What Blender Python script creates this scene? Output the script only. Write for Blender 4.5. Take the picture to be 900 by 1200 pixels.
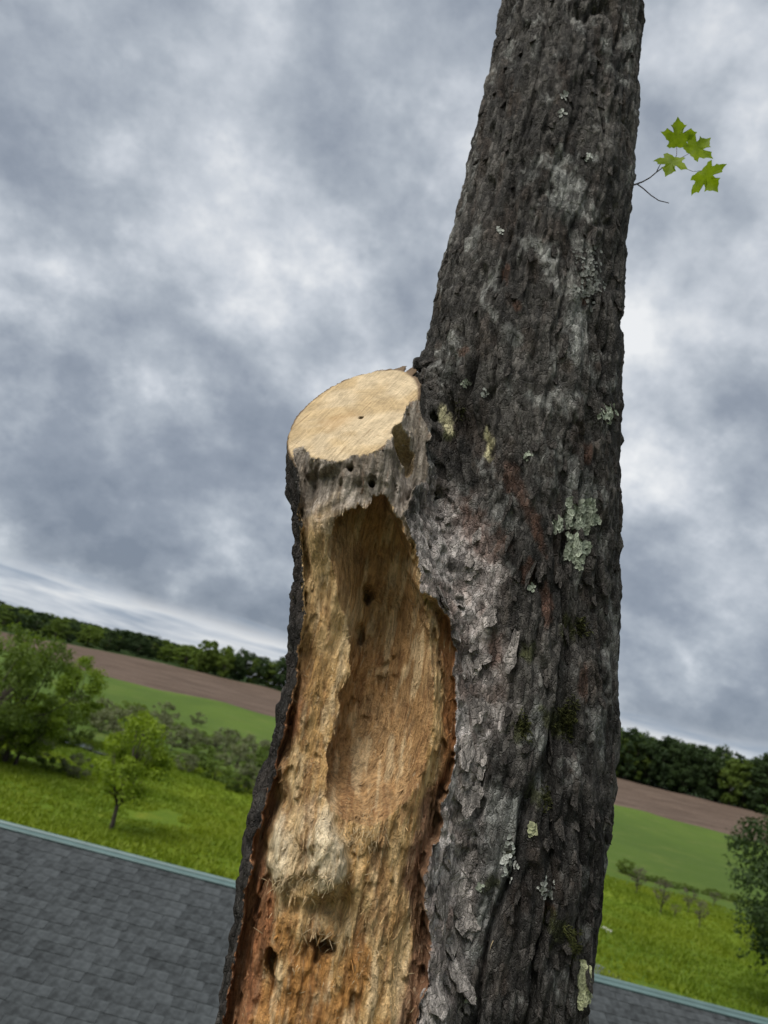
import bpy, math, random
import numpy as np
from mathutils import Vector, Matrix
from mathutils.bvhtree import BVHTree

# ------------------------------------------------------------------ camera, sky, sun, exposure
for o in list(bpy.data.objects):
    bpy.data.objects.remove(o)
scene = bpy.context.scene
COL = scene.collection
F_PX = 900.0                                   # focal length in photograph pixels (900 x 1200)
PITCH, ROLL = math.radians(15.05), math.radians(14.3)
CAM = np.array([0.0, 0.0, 8.0])
FWD = np.array([0, math.cos(PITCH), math.sin(PITCH)])
R0 = np.array([1.0, 0, 0]); U0 = np.array([0, -math.sin(PITCH), math.cos(PITCH)])
RGT = math.cos(ROLL) * R0 + math.sin(ROLL) * U0
UPV = -math.sin(ROLL) * R0 + math.cos(ROLL) * U0
cam = bpy.data.cameras.new('camera'); camo = bpy.data.objects.new('camera', cam); COL.objects.link(camo)
M = Matrix.Identity(4)
for i in range(3):
    M[i][0] = RGT[i]; M[i][1] = UPV[i]; M[i][2] = -FWD[i]; M[i][3] = CAM[i]
camo.matrix_world = M
cam.sensor_fit = 'VERTICAL'; cam.sensor_height = 36.0; cam.lens = 36.0 * F_PX / 1200.0
cam.clip_start = 0.05; cam.clip_end = 20000
cam.dof.use_dof = True; cam.dof.focus_distance = 1.33; cam.dof.aperture_fstop = 5.6
scene.camera = camo

EXPO = 1.35
scene.view_settings.view_transform = 'Standard'; scene.view_settings.look = 'None'
scene.view_settings.gamma = 1.0; scene.view_settings.use_curve_mapping = False
scene.view_settings.exposure = EXPO

SUN = np.array([-0.50, -0.50, 0.95]); SUN /= np.linalg.norm(SUN)
sl = bpy.data.lights.new('sun', 'SUN'); sl.energy = 1.5; sl.angle = math.radians(34); sl.color = (1.0, 0.965, 0.91)
so = bpy.data.objects.new('sun', sl); COL.objects.link(so)
so.rotation_mode = 'QUATERNION'; so.rotation_quaternion = Vector(SUN).to_track_quat('Z', 'Y'); so.location = (-20, -20, 40)

class NT:
    """small helper to write node trees tersely"""
    def __init__(s, tree): s.t = tree; s.n = tree.nodes; s.l = tree.links
    def add(s, typ, _in=None, **kw):
        nd = s.n.new(typ)
        for k, v in kw.items(): setattr(nd, k, v)
        for k, v in (_in or {}).items(): s.set(nd.inputs[k], v)
        return nd
    def set(s, sock, v):
        if hasattr(v, 'links') or isinstance(v, bpy.types.NodeSocket): s.l.new(v, sock)
        else: sock.default_value = v
    def math(s, op, a, b=0.0, c=None, clamp=False):
        nd = s.n.new('ShaderNodeMath'); nd.operation = op; nd.use_clamp = clamp
        s.set(nd.inputs[0], a); s.set(nd.inputs[1], b)
        if c is not None: s.set(nd.inputs[2], c)
        return nd.outputs[0]
    def mix(s, fac, a, b, mode='MIX'):
        nd = s.n.new('ShaderNodeMix'); nd.data_type = 'RGBA'; nd.blend_type = mode
        s.set(nd.inputs[0], fac); s.set(nd.inputs[6], a); s.set(nd.inputs[7], b)
        return nd.outputs[2]
    def ramp(s, fac, stops, interp='LINEAR'):
        nd = s.n.new('ShaderNodeValToRGB'); cr = nd.color_ramp; cr.interpolation = interp
        while len(cr.elements) > 1: cr.elements.remove(cr.elements[-1])
        for i, (p, c) in enumerate(stops):
            e = cr.elements[0] if i == 0 else cr.elements.new(p)
            e.position = p; e.color = (*c, 1) if len(c) == 3 else c
        s.set(nd.inputs[0], fac); return nd.outputs[0]
    def noise(s, vec, scale, detail=5, rough=0.55, dist=0.0, out=0):
        nd = s.add('ShaderNodeTexNoise', {'Scale': scale, 'Detail': detail, 'Roughness': rough, 'Distortion': dist})
        if vec is not None: s.l.new(vec, nd.inputs['Vector'])
        return nd.outputs[out]
    def mapr(s, v, a, b, c=0.0, d=1.0, smooth=True):
        nd = s.n.new('ShaderNodeMapRange'); nd.interpolation_type = 'SMOOTHSTEP' if smooth else 'LINEAR'
        s.set(nd.inputs[0], v)
        for i, q in enumerate((a, b, c, d)): s.set(nd.inputs[i + 1], q)
        return nd.outputs[0]
    def mapping(s, vec, scale=(1, 1, 1), loc=(0, 0, 0), rot=(0, 0, 0)):
        nd = s.add('ShaderNodeMapping', {'Scale': scale, 'Location': loc, 'Rotation': rot}); s.l.new(vec, nd.inputs[0])
        return nd.outputs[0]

W = bpy.data.worlds.new('World'); scene.world = W; W.use_nodes = True
W.node_tree.nodes.clear(); n = NT(W.node_tree)
d = n.add('ShaderNodeTexCoord').outputs['Generated']
sp = n.add('ShaderNodeSeparateXYZ', {0: d}); dx, dy, dz = sp.outputs
zc = n.math('ADD', n.math('MAXIMUM', dz, 0.0), 0.72)
px = n.math('DIVIDE', dx, zc); py = n.math('DIVIDE', dy, zc)
pv = n.add('ShaderNodeCombineXYZ', {0: px, 1: py, 2: 0.0}).outputs[0]
pv = n.mapping(pv, loc=(3.1, 1.7, 0.6))
big = n.noise(pv, 2.5, 4, 0.5, 0.0)
med = n.noise(n.mapping(pv, loc=(5, 2, 0)), 7.2, 7, 0.56, 0.1)
fin = n.noise(n.mapping(pv, loc=(1, 7, 0)), 20.0, 6, 0.6, 0.0)
wq = n.add('ShaderNodeVectorMath', {0: n.noise(pv, 7.0, 5, .6, out=1), 1: (.26, .26, .26)}, operation='MULTIPLY').outputs[0]
pw = n.add('ShaderNodeVectorMath', {0: pv, 1: wq}, operation='ADD').outputs[0]
bil = n.add('ShaderNodeTexVoronoi', {'Vector': pw, 'Scale': 6.4, 'Smoothness': 0.7}, feature='SMOOTH_F1').outputs['Distance']
cl = n.math('ADD', n.math('ADD', n.math('MULTIPLY', big, 0.46), n.math('MULTIPLY', med, 0.36)), n.math('MULTIPLY', fin, 0.25))
cl = n.math('ADD', cl, n.math('MULTIPLY', n.math('SUBTRACT', bil, 0.33), -0.40))
cl = n.math('ADD', cl, n.mapr(dz, 0.10, 0.60, -0.03, 0.07))
g = 1.0 / (2 ** EXPO)
def lin(c): return tuple((x / 12.92 if x <= .04045 else ((x + .055) / 1.055) ** 2.4) for x in [k / 255 for k in c])
def sk(c): return tuple(x * g for x in lin(c))
colr = n.ramp(cl, [(0.27, sk((126, 136, 151))), (0.40, sk((149, 158, 171))), (0.50, sk((176, 184, 194))), (0.59, sk((204, 210, 218))), (0.71, sk((240, 242, 244)))])
# lighter gap between the cloud deck and the skyline
hv = n.add('ShaderNodeCombineXYZ', {0: n.math('MULTIPLY', dx, 2.2), 1: n.math('MULTIPLY', dy, 2.2), 2: n.math('MULTIPLY', dz, 21.0)}).outputs[0]
hb = n.noise(hv, 2.3, 6, 0.55, 0.3)
hcol = n.ramp(hb, [(0.34, sk((160, 172, 188))), (0.48, sk((208, 214, 222))), (0.6, sk((240, 241, 242)))])
wob = n.math('ADD', dz, n.math('MULTIPLY', n.math('SUBTRACT', hb, 0.5), 0.045))
colr = n.mix(n.mapr(wob, 0.062, 0.088, 0.82, 0.0), colr, hcol)
sky = n.add('ShaderNodeTexSky', sky_type='NISHITA', sun_disc=False, sun_elevation=math.asin(SUN[2]), sun_rotation=math.atan2(SUN[0], SUN[1]))
b1 = n.add('ShaderNodeBackground', {0: sky.outputs[0], 1: 0.05})
b2 = n.add('ShaderNodeBackground', {0: colr, 1: 1.0})
ms = n.add('ShaderNodeMixShader', {0: 0.95, 1: b1.outputs[0], 2: b2.outputs[0]})
n.l.new(ms.outputs[0], n.add('ShaderNodeOutputWorld').inputs[0])

# ------------------------------------------------------------------ helpers
rng = np.random.default_rng(7); random.seed(7)
def ray(u, v): return RGT * (u - 450) / F_PX + UPV * (600 - v) / F_PX + FWD
def at_y(u, v, Y): q = ray(u, v); return CAM + q * ((Y - CAM[1]) / q[1])
def at_z(u, v, Z): q = ray(u, v); return CAM + q * ((Z - CAM[2]) / q[2])
def at_d(u, v, D): q = ray(u, v); return CAM + q * (D / math.hypot(q[0], q[1]))
def project(P):
    P = np.asarray(P, float) - CAM
    c = P @ FWD
    return 450 + F_PX * (P @ RGT) / c, 600 - F_PX * (P @ UPV) / c

def tag(o, label=None, cat=None, group=None, kind=None):
    for k, v in (('label', label), ('category', cat), ('group', group), ('kind', kind)):
        if v: o[k] = v
    return o
def link(name, data, parent=None, loc=None):
    o = bpy.data.objects.new(name, data); COL.objects.link(o)
    if parent: o.parent = parent
    if loc is not None: o.location = loc
    return o
def empty(name, loc=(0, 0, 0)): return link(name, None, loc=loc)
def mesh(name, V, Fc, mat=None, smooth=True, col=None, colname='Col'):
    me = bpy.data.meshes.new(name)
    V = np.asarray(V, np.float32); Fc = np.asarray(Fc)
    if Fc.ndim == 2:
        k = Fc.shape[1]
        me.vertices.add(len(V)); me.vertices.foreach_set('co', V.ravel())
        me.loops.add(Fc.size); me.loops.foreach_set('vertex_index', Fc.ravel().astype(np.int32))
        me.polygons.add(len(Fc)); me.polygons.foreach_set('loop_start', np.arange(0, Fc.size, k, dtype=np.int32))
        me.update(calc_edges=True)
    else:
        me.from_pydata(V.tolist(), [], [list(map(int, f)) for f in Fc]); me.update()
    me.polygons.foreach_set('use_smooth', np.full(len(me.polygons), smooth))
    if col is not None:
        a = me.color_attributes.new(colname, 'FLOAT_COLOR', 'POINT')
        c4 = np.ones((len(V), 4), np.float32); c4[:, :3] = col; a.data.foreach_set('color', c4.ravel())
    if mat: me.materials.append(mat)
    return me
class MB:
    """collects faces for one mesh"""
    def __init__(s): s.v = []; s.f = []
    def box(s, cx, cy, cz, sx, sy, sz, M=None):
        b = len(s.v)
        for z in (-1, 1):
            for y in (-1, 1):
                for x in (-1, 1):
                    p = Vector((cx + x * sx / 2, cy + y * sy / 2, cz + z * sz / 2)); s.v.append(tuple(M @ p if M else p))
        for f in ((0, 2, 3, 1), (4, 5, 7, 6), (0, 1, 5, 4), (2, 6, 7, 3), (0, 4, 6, 2), (1, 3, 7, 5)): s.f.append([b + i for i in f])
    def tube(s, pts, rad, seg=8):
        pts = [Vector(p) for p in pts]; b = len(s.v); m = len(pts)
        for i, p in enumerate(pts):
            t = (pts[min(i + 1, m - 1)] - pts[max(i - 1, 0)]).normalized()
            a = t.orthogonal().normalized() if abs(t.z) < .95 else Vector((1, 0, 0)).cross(t).normalized()
            if i: a = (pa - t * pa.dot(t)).normalized()
            pa = a; c = t.cross(a); r = rad[i] if hasattr(rad, '__len__') else rad
            for k in range(seg):
                an = 2 * math.pi * k / seg; s.v.append(tuple(p + a * (r * math.cos(an)) + c * (r * math.sin(an))))
        for i in range(m - 1):
            for k in range(seg):
                k2 = (k + 1) % seg; s.f.append([b + i * seg + k, b + i * seg + k2, b + (i + 1) * seg + k2, b + (i + 1) * seg + k])
        s.f.append([b + k for k in range(seg)][::-1]); s.f.append([b + (m - 1) * seg + k for k in range(seg)])
    def build(s, name, mat, parent=None, smooth=True):
        me = bpy.data.meshes.new(name); me.from_pydata([tuple(v) for v in s.v], [], s.f); me.update()
        me.polygons.foreach_set('use_smooth', np.full(len(me.polygons), smooth))
        if mat: me.materials.append(mat)
        return link(name, me, parent)

def h2(ix, iy, seed):
    a = ix.astype(np.int32).view(np.uint32) * np.uint32(374761393) + iy.astype(np.int32).view(np.uint32) * np.uint32(668265263) + np.uint32((seed * 974634777) & 0xFFFFFFFF)
    a = (a ^ (a >> np.uint32(13))) * np.uint32(1274126177)
    a = (a ^ (a >> np.uint32(16))) * np.uint32(2246822519)
    return ((a ^ (a >> np.uint32(15))) >> np.uint32(8)).astype(np.float32) * np.float32(1 / 16777216)
def vnoise(x, y, seed=0):
    x = np.atleast_1d(np.asarray(x, np.float32)); y = np.atleast_1d(np.asarray(y, np.float32))
    ix = np.floor(x); iy = np.floor(y); fx = x - ix; fy = y - iy
    fx = fx * fx * fx * (fx * (fx * 6 - 15) + 10); fy = fy * fy * fy * (fy * (fy * 6 - 15) + 10)
    a = h2(ix, iy, seed); b = h2(ix + 1, iy, seed); c = h2(ix, iy + 1, seed); e = h2(ix + 1, iy + 1, seed)
    return 2 * ((a + (b - a) * fx) * (1 - fy) + (c + (e - c) * fx) * fy) - 1
def fbm(x, y, seed=0, octv=4, gain=0.5):
    s = 0; a = 1.0; t = 0
    for i in range(octv):
        s = s + a * vnoise(x * 2 ** i + 17.3 * i, y * 2 ** i - 9.1 * i, seed + i); t += a; a *= gain
    return s / t * 1.5
def worley(x, y, seed=0, jit=0.9):
    x = np.asarray(x, np.float32); y = np.asarray(y, np.float32)
    ix = np.floor(x); iy = np.floor(y)
    f1 = np.full(x.shape, 9, np.float32); f2 = f1.copy(); cid = np.zeros(x.shape, np.float32); ox = cid.copy(); oy = cid.copy()
    for i in (-1, 0, 1):
        for j in (-1, 0, 1):
            cx = ix + i; cy = iy + j
            ax = cx + .5 + jit * (h2(cx, cy, seed) - .5) - x; ay = cy + .5 + jit * (h2(cx, cy, seed + 1) - .5) - y
            dd = np.sqrt(ax * ax + ay * ay); m = dd < f1
            f2 = np.where(m, f1, np.minimum(f2, dd)); f1 = np.where(m, dd, f1)
            cid = np.where(m, h2(cx, cy, seed + 2), cid); ox = np.where(m, ax, ox); oy = np.where(m, ay, oy)
    return f1, f2, cid, ox, oy
def sstep(a, b, x):
    t = np.clip((x - a) / (b - a), 0, 1); return t * t * (3 - 2 * t)
def soft(A, k=1):
    for _ in range(k):
        B = np.pad(A, 1, mode='edge'); A = (B[:-2, 1:-1] + 2 * B[1:-1, 1:-1] + B[2:, 1:-1]) / 4
        B = np.pad(A, 1, mode='edge'); A = (B[1:-1, :-2] + 2 * B[1:-1, 1:-1] + B[1:-1, 2:]) / 4
    return A
class Map:
    def __init__(s, x0, y0, st, A): s.x0 = x0; s.y0 = y0; s.st = st; s.A = np.asarray(A, np.float32)
    def __call__(s, x, y):
        H, Wd = s.A.shape
        fx = np.clip((x - s.x0) / s.st, 0, Wd - 1.001); fy = np.clip((y - s.y0) / s.st, 0, H - 1.001)
        ix = fx.astype(np.int32); iy = fy.astype(np.int32); fx = fx - ix; fy = fy - iy; A = s.A
        return (A[iy, ix] * (1 - fx) + A[iy, ix + 1] * fx) * (1 - fy) + (A[iy + 1, ix] * (1 - fx) + A[iy + 1, ix + 1] * fx) * fy
def poly_sd(X, Y, poly):
    """signed distance to a closed polygon, negative inside"""
    p = np.asarray(poly, np.float32); q = np.roll(p, -1, 0); D = np.full(X.shape, 1e9, np.float32); ins = np.zeros(X.shape, bool)
    for (ax, ay), (bx, by) in zip(p, q):
        ex, ey = bx - ax, by - ay; wx, wy = X - ax, Y - ay
        t = np.clip((wx * ex + wy * ey) / (ex * ex + ey * ey + 1e-9), 0, 1)
        D = np.minimum(D, (wx - ex * t) ** 2 + (wy - ey * t) ** 2)
        if ay != by:
            c = ((ay > Y) != (by > Y)) & (X < (bx - ax) * (Y - ay) / (by - ay) + ax); ins ^= c
    D = np.sqrt(D); return np.where(ins, -D, D)
def smooth_interp(X, Y, pts, scale):
    """thin-plate surface through (u, v, value) points"""
    p = np.asarray(pts, float); n_ = len(p)
    def k(r2): return np.where(r2 > 1e-9, r2 * np.log(r2 + 1e-9), 0)
    q = p[:, :2] / scale
    K = k(((q[:, None] - q[None]) ** 2).sum(-1)) + np.eye(n_) * 0.02
    A = np.zeros((n_ + 3, n_ + 3)); A[:n_, :n_] = K; A[:n_, n_] = 1; A[:n_, n_ + 1:] = q; A[n_:, :n_] = A[:n_, n_:].T
    w = np.linalg.solve(A, np.r_[p[:, 2], 0, 0, 0])
    xs = X.ravel() / scale; ys = Y.ravel() / scale; out = w[n_] + w[n_ + 1] * xs + w[n_ + 2] * ys
    for i in range(n_): out = out + w[i] * k((xs - q[i, 0]) ** 2 + (ys - q[i, 1]) ** 2)
    return out.reshape(X.shape).astype(np.float32)
def new_mat(name):
    m = bpy.data.materials.new(name); m.use_nodes = True; m.node_tree.nodes.clear(); return m, NT(m.node_tree)
def finish(n, bsdf): n.l.new(bsdf, n.add('ShaderNodeOutputMaterial').inputs[0])
def bump(n, h, strength, dist, normal=None):
    nd = n.add('ShaderNodeBump', {'Strength': strength, 'Distance': dist, 'Height': h})
    if normal is not None: n.l.new(normal, nd.inputs['Normal'])
    return nd.outputs[0]

# ------------------------------------------------------------------ materials
def mat_bark():
    m, n = new_mat('bark'); co = n.add('ShaderNodeTexCoord').outputs['Object']
    base = n.add('ShaderNodeVertexColor', layer_name='Col').outputs[0]
    wv = n.add('ShaderNodeVectorMath', {0: n.noise(co, 55, 3, .6, out=1), 1: (.016, .016, .03)}, operation='MULTIPLY').outputs[0]
    cw = n.add('ShaderNodeVectorMath', {0: co, 1: wv}, operation='ADD').outputs[0]
    st = n.mapping(cw, scale=(1, 1, .34))
    vo = n.add('ShaderNodeTexVoronoi', {'Vector': st, 'Scale': 105.0}, feature='F1')
    ve = n.add('ShaderNodeTexVoronoi', {'Vector': st, 'Scale': 105.0}, feature='DISTANCE_TO_EDGE')
    vr = n.add('ShaderNodeSeparateColor', {0: vo.outputs['Color']}).outputs[0]
    a = n.noise(st, 150, 5, .75); b = n.noise(co, 330, 4, .75); c = n.noise(st, 42, 5, .7)
    k = n.math('ADD', n.math('MULTIPLY', a, 1.0), n.math('ADD', n.math('MULTIPLY', c, .7), n.math('MULTIPLY', b, .55)))
    f = n.mapr(k, .78, 1.46, .28, 1.95); f = n.math('MULTIPLY', f, n.mapr(vr, 0, 1, .62, 1.4))
    cl = n.mix(1.0, base, n.add('ShaderNodeCombineXYZ', {0: f, 1: f, 2: f}).outputs[0], 'MULTIPLY')
    cl = n.mix(n.mapr(b, .57, .70, 0, .40), cl, (.30, .30, .285, 1))          # pale crusty specks
    cl = n.mix(n.mapr(n.noise(st, 75, 4, .7), .64, .80, 0, .30), cl, (.085, .052, .036, 1))
    hgt = n.math('ADD', n.math('MULTIPLY', a, 1.0), n.math('ADD', n.math('MULTIPLY', b, .5), n.math('ADD', n.math('MULTIPLY', c, 1.0), n.math('ADD', n.math('MULTIPLY', vr, .30), n.mapr(ve.outputs[0], 0, .12, 0, .5)))))
    p = n.add('ShaderNodeBsdfPrincipled', {'Base Color': cl, 'Roughness': .9, 'Specular IOR Level': .2, 'Normal': bump(n, hgt, 1.0, .009)})
    finish(n, p.outputs[0]); return m
def mat_wood():
    m, n = new_mat('exposed_wood'); co = n.add('ShaderNodeTexCoord').outputs['Object']
    base = n.add('ShaderNodeVertexColor', layer_name='Col').outputs[0]
    wrp = n.add('ShaderNodeVectorMath', {0: n.noise(co, 7, 3, .55, out=1), 1: (.035, .035, .035)}, operation='MULTIPLY').outputs[0]
    cw = n.add('ShaderNodeVectorMath', {0: co, 1: wrp}, operation='ADD').outputs[0]
    st = n.mapping(cw, scale=(1, 1, .07), rot=(0, math.radians(-7), 0)); st2 = n.mapping(cw, scale=(1, 1, .2), rot=(0, math.radians(-7), 0))
    a = n.noise(st, 190, 4, .7); b = n.noise(st2, 95, 6, .7); c = n.noise(co, 30, 6, .7); e = n.noise(cw, 210, 3, .7)
    f = n.mapr(n.math('ADD', n.math('MULTIPLY', a, .9), n.math('ADD', n.math('MULTIPLY', b, .9), n.math('ADD', n.math('MULTIPLY', c, .5), n.math('MULTIPLY', e, .35)))), 1.0, 1.66, .5, 1.5)
    cl = n.mix(1.0, base, n.add('ShaderNodeCombineXYZ', {0: f, 1: f, 2: f}).outputs[0], 'MULTIPLY')
    cl = n.mix(n.mapr(n.noise(st2, 60, 5, .75), .56, .70, 0, .55), cl, (.20, .088, .032, 1))
    cl = n.mix(n.mapr(n.noise(st, 120, 4, .75), .58, .70, 0, .5), cl, (.64, .50, .32, 1))
    hgt = n.math('ADD', n.math('MULTIPLY', a, 1.3), n.math('ADD', n.math('MULTIPLY', b, 1.5), n.math('ADD', n.math('MULTIPLY', c, .8), n.math('MULTIPLY', e, .5))))
    p = n.add('ShaderNodeBsdfPrincipled', {'Base Color': cl, 'Roughness': .82, 'Specular IOR Level': .18, 'Normal': bump(n, hgt, 1.0, .0075)})
    finish(n, p.outputs[0]); return m
def mat_cut(center, nrm):
    m, n = new_mat('sawn_wood'); co = n.add('ShaderNodeTexCoord').outputs['Object']
    base = n.add('ShaderNodeVertexColor', layer_name='Col').outputs[0]
    q = Vector(nrm).to_track_quat('Z', 'Y').inverted().to_euler()
    loc = n.add('ShaderNodeVectorMath', {0: co, 1: tuple(center)}, operation='SUBTRACT').outputs[0]
    lv = n.add('ShaderNodeVectorRotate', {'Vector': loc, 'Rotation': tuple(q)}, rotation_type='EULER_XYZ').outputs[0]
    sx = n.add('ShaderNodeSeparateXYZ', {0: lv})
    lw = n.add('ShaderNodeVectorMath', {0: n.noise(lv, 7, 3, .5, out=1), 1: (.03, .03, 0)}, operation='MULTIPLY').outputs[0]
    lv2 = n.add('ShaderNodeVectorMath', {0: lv, 1: lw}, operation='ADD').outputs[0]
    s2 = n.add('ShaderNodeSeparateXYZ', {0: lv2})
    r = n.math('POWER', n.math('ADD', n.math('MULTIPLY', s2.outputs[0], s2.outputs[0]), n.math('MULTIPLY', s2.outputs[1], s2.outputs[1])), .5)
    ring = n.noise(n.add('ShaderNodeCombineXYZ', {0: r, 1: 0.0, 2: 0.0}).outputs[0], 170, 3, .7)
    an = n.math('ARCTAN2', s2.outputs[1], s2.outputs[0])
    rays = n.noise(n.add('ShaderNodeCombineXYZ', {0: n.math('MULTIPLY', an, 1.0), 1: n.math('MULTIPLY', r, 2.0), 2: 0.0}).outputs[0], 26, 4, .7)
    saw = n.noise(n.mapping(lv, scale=(1, .05, 1), rot=(0, 0, math.radians(28))), 190, 4, .7)
    mot = n.noise(lv, 24, 5, .65)
    f = n.math('ADD', n.math('ADD', n.math('MULTIPLY', ring, .22), n.math('MULTIPLY', saw, .34)), n.math('ADD', n.math('MULTIPLY', rays, .22), n.math('MULTIPLY', mot, .4)))
    f = n.mapr(f, .42, .78, .55, 1.28)
    cl = n.mix(1.0, base, n.add('ShaderNodeCombineXYZ', {0: f, 1: f, 2: f}).outputs[0], 'MULTIPLY')
    heart = n.mapr(n.math('ADD', r, n.math('MULTIPLY', n.math('SUBTRACT', mot, .5), .08)), .015, .05, .55, 0)
    cl = n.mix(heart, cl, (.47, .30, .14, 1))
    cl = n.mix(n.mapr(n.noise(lv, 11, 4, .7), .56, .72, 0, .4), cl, (.40, .27, .14, 1))
    cl = n.mix(n.mapr(n.noise(n.mapping(lv, scale=(1, .12, 1), rot=(0, 0, -.5)), 90, 2, .5), .68, .72, 0, .5), cl, (.22, .14, .07, 1))
    cl = n.mix(n.mapr(n.noise(lv, 55, 5, .7), .60, .72, 0, .45), cl, (.30, .20, .11, 1))
    hgt = n.math('ADD', n.math('MULTIPLY', saw, 1.2), n.math('ADD', n.math('MULTIPLY', ring, .5), n.math('MULTIPLY', mot, 1.2)))
    p = n.add('ShaderNodeBsdfPrincipled', {'Base Color': cl, 'Roughness': .85, 'Specular IOR Level': .15, 'Normal': bump(n, hgt, .9, .005)})
    finish(n, p.outputs[0]); return m
def mat_plain(name, col, rough=.8, var=.3, scale=40, bmp=0.0, bdist=.003, spec=.3, metal=0.0, attr=False):
    m, n = new_mat(name); co = n.add('ShaderNodeTexCoord').outputs['Object']
    k = n.noise(co, scale, 5, .6); f = n.mapr(k, .3, .7, 1 - var, 1 + var)
    rnd = n.math('ADD', n.math('MULTIPLY', n.math('SUBTRACT', n.add('ShaderNodeObjectInfo').outputs['Random'], .5), var), f)
    b = n.add('ShaderNodeVertexColor', layer_name='Col').outputs[0] if attr else (*col, 1)
    cl = n.mix(1.0, b, n.add('ShaderNodeCombineXYZ', {0: rnd, 1: rnd, 2: rnd}).outputs[0], 'MULTIPLY')
    p = n.add('ShaderNodeBsdfPrincipled', {'Base Color': cl, 'Roughness': rough, 'Specular IOR Level': spec, 'Metallic': metal})
    if bmp: n.l.new(bump(n, k, bmp, bdist), p.inputs['Normal'])
    finish(n, p.outputs[0]); return m
def mat_leaf(name, col, col2, trans=.4, var=.5):
    m, n = new_mat(name)
    at = n.add('ShaderNodeAttribute', attribute_name='rnd').outputs['Fac']
    oi = n.add('ShaderNodeObjectInfo').outputs['Random']
    t = n.math('ADD', n.math('MULTIPLY', at, 1 - .45), n.math('MULTIPLY', oi, .45))
    cl = n.mix(t, (*col, 1), (*col2, 1))
    df = n.add('ShaderNodeBsdfPrincipled', {'Base Color': cl, 'Roughness': .6, 'Specular IOR Level': .25})
    tr = n.add('ShaderNodeBsdfTranslucent', {0: n.mix(1.0, cl, (1.25, 1.3, .5, 1), 'MULTIPLY')})
    finish(n, n.add('ShaderNodeMixShader', {0: trans, 1: df.outputs[0], 2: tr.outputs[0]}).outputs[0]); return m

M_BARK = mat_bark(); M_WOOD = mat_wood()

# ------------------------------------------------------------------ the dead-limbed maple: an implicit solid meshed once
YM, YS, YF = 1.525, 1.385, 1.285       # axis depth of the main stem, of the sawn stem, and of the face the maps are drawn on
PXM = YF / F_PX                     # metres per photograph pixel on that face
left_main = [(613, -200), (587, 0), (583, 40), (573, 90), (560, 130), (550, 175), (541, 215), (530, 260), (520, 300), (509, 340), (504, 365), (498, 400), (495, 430), (497, 520), (500, 600), (495, 800), (482, 1000), (465, 1200), (440, 1420)]
right_main = [(772, -200), (757, 0), (750, 60), (748, 130), (744, 200), (741, 240), (735, 285), (730, 340), (728, 400), (726, 450), (727, 500), (727, 560), (726, 640), (724, 700), (722, 780), (723, 850), (720, 900), (717, 960), (712, 1020), (706, 1060), (700, 1090), (695, 1130), (690, 1180), (682, 1220), (660, 1420)]
left_stub = [(330, 380), (331, 520), (332, 560), (336, 600), (341, 640), (343, 665), (339, 700), (334, 760), (328, 820), (312, 880), (297, 940), (285, 990), (276, 1030), (272, 1080), (265, 1120), (258, 1170), (250, 1200), (195, 1420)]
INSET = .007
def zline(pts, Y):
    P = np.array([at_y(u, v, Y) for u, v in pts]); o = np.argsort(P[:, 2]); return P[o, 2], P[o, 0]
zl, xl = zline(left_main, YM - .02); zr, xr = zline(right_main, YM - .02); zs, xs = zline(left_stub, YS - .02)
stub_r = [(380, 91), (550, 91), (700, 96), (900, 107), (1050, 117), (1200, 127), (1420, 142)]
zq = np.array([at_y(np.interp(v, [p[1] for p in left_stub], [p[0] for p in left_stub]), v, YS)[2] for v, _ in stub_r])[::-1]
rq = np.array([r * YS / F_PX for _, r in stub_r])[::-1]
Z0 = at_y(440, 1270, YM)[2]; Z1 = at_y(690, -60, YM)[2]
def main_axis(z):
    a = np.interp(z, zl, xl); b = np.interp(z, zr, xr); return (a + b) / 2, (b - a) / 2 * .985
def stub_axis(z):
    r = np.interp(z, zq, rq); return np.interp(z, zs, xs) + r, r
CUT_C = at_y(410, 488, YS); CUT_N = -.262 * RGT + .836 * UPV - .536 * FWD; CUT_N = CUT_N / np.linalg.norm(CUT_N)

# bark relief, unrolled: s = arc length round the stem, z = height
BS = .002; S_ = np.arange(-.75, .75, BS); ZB = np.arange(Z0 - .1, Z1 + .1, BS)
sg, zg = np.meshgrid(S_, ZB); sg = sg.astype(np.float32); zg = zg.astype(np.float32)
w1 = fbm(sg * 9, zg * 5, 11, 4, .6); w2 = fbm(sg * 9, zg * 6, 19, 4, .6)
sw = sg + .013 * w1; zw = zg + .020 * w2
patch = sstep(-.4, .45, fbm(sg * 4, zg * 2.2, 45, 3))
nA = fbm(sw * 15, zw * 1.7, 31, 3); nB = fbm(sw * 32 + 5, zw * 4.0, 41, 3); nC = fbm(sw * 75, zw * 13, 43, 3)
fur = (sstep(0, .22, np.abs(nA)) - 1) * .026 * (.45 + .55 * patch) + (sstep(0, .26, np.abs(nB)) - 1) * .011 + (sstep(0, .45, np.abs(nC)) - 1) * .0032
tA = fbm(sw * 26 + 3, zw * 6, 47, 4, .6) * 2.4; tB = fbm(sw * 60, zw * 17, 49, 3, .6) * 2.2
stair = lambda t: np.floor(t) + sstep(.0, .22, t - np.floor(t))
ter = .0022 * stair(tA) + .0014 * stair(tB)
c1, c2, cid, cx_, cy_ = worley((sw + .005 * fbm(sg * 80, zg * 60, 61, 2)) / .0085, (zw + .004 * fbm(sg * 70 + 9, zg * 70, 63, 2)) / .024, 71)
cr = .0022 * (cid - .5) + .0012 * (sstep(0, .2, c2 - c1) - 1) - .0014 * cy_
p1_, p2_, pid, _, _ = worley((sw + .006 * fbm(sg * 50, zg * 50, 65, 2)) / .014, (zw + .006 * fbm(sg * 50 + 4, zg * 50, 67, 2)) / .018, 73)
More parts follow.
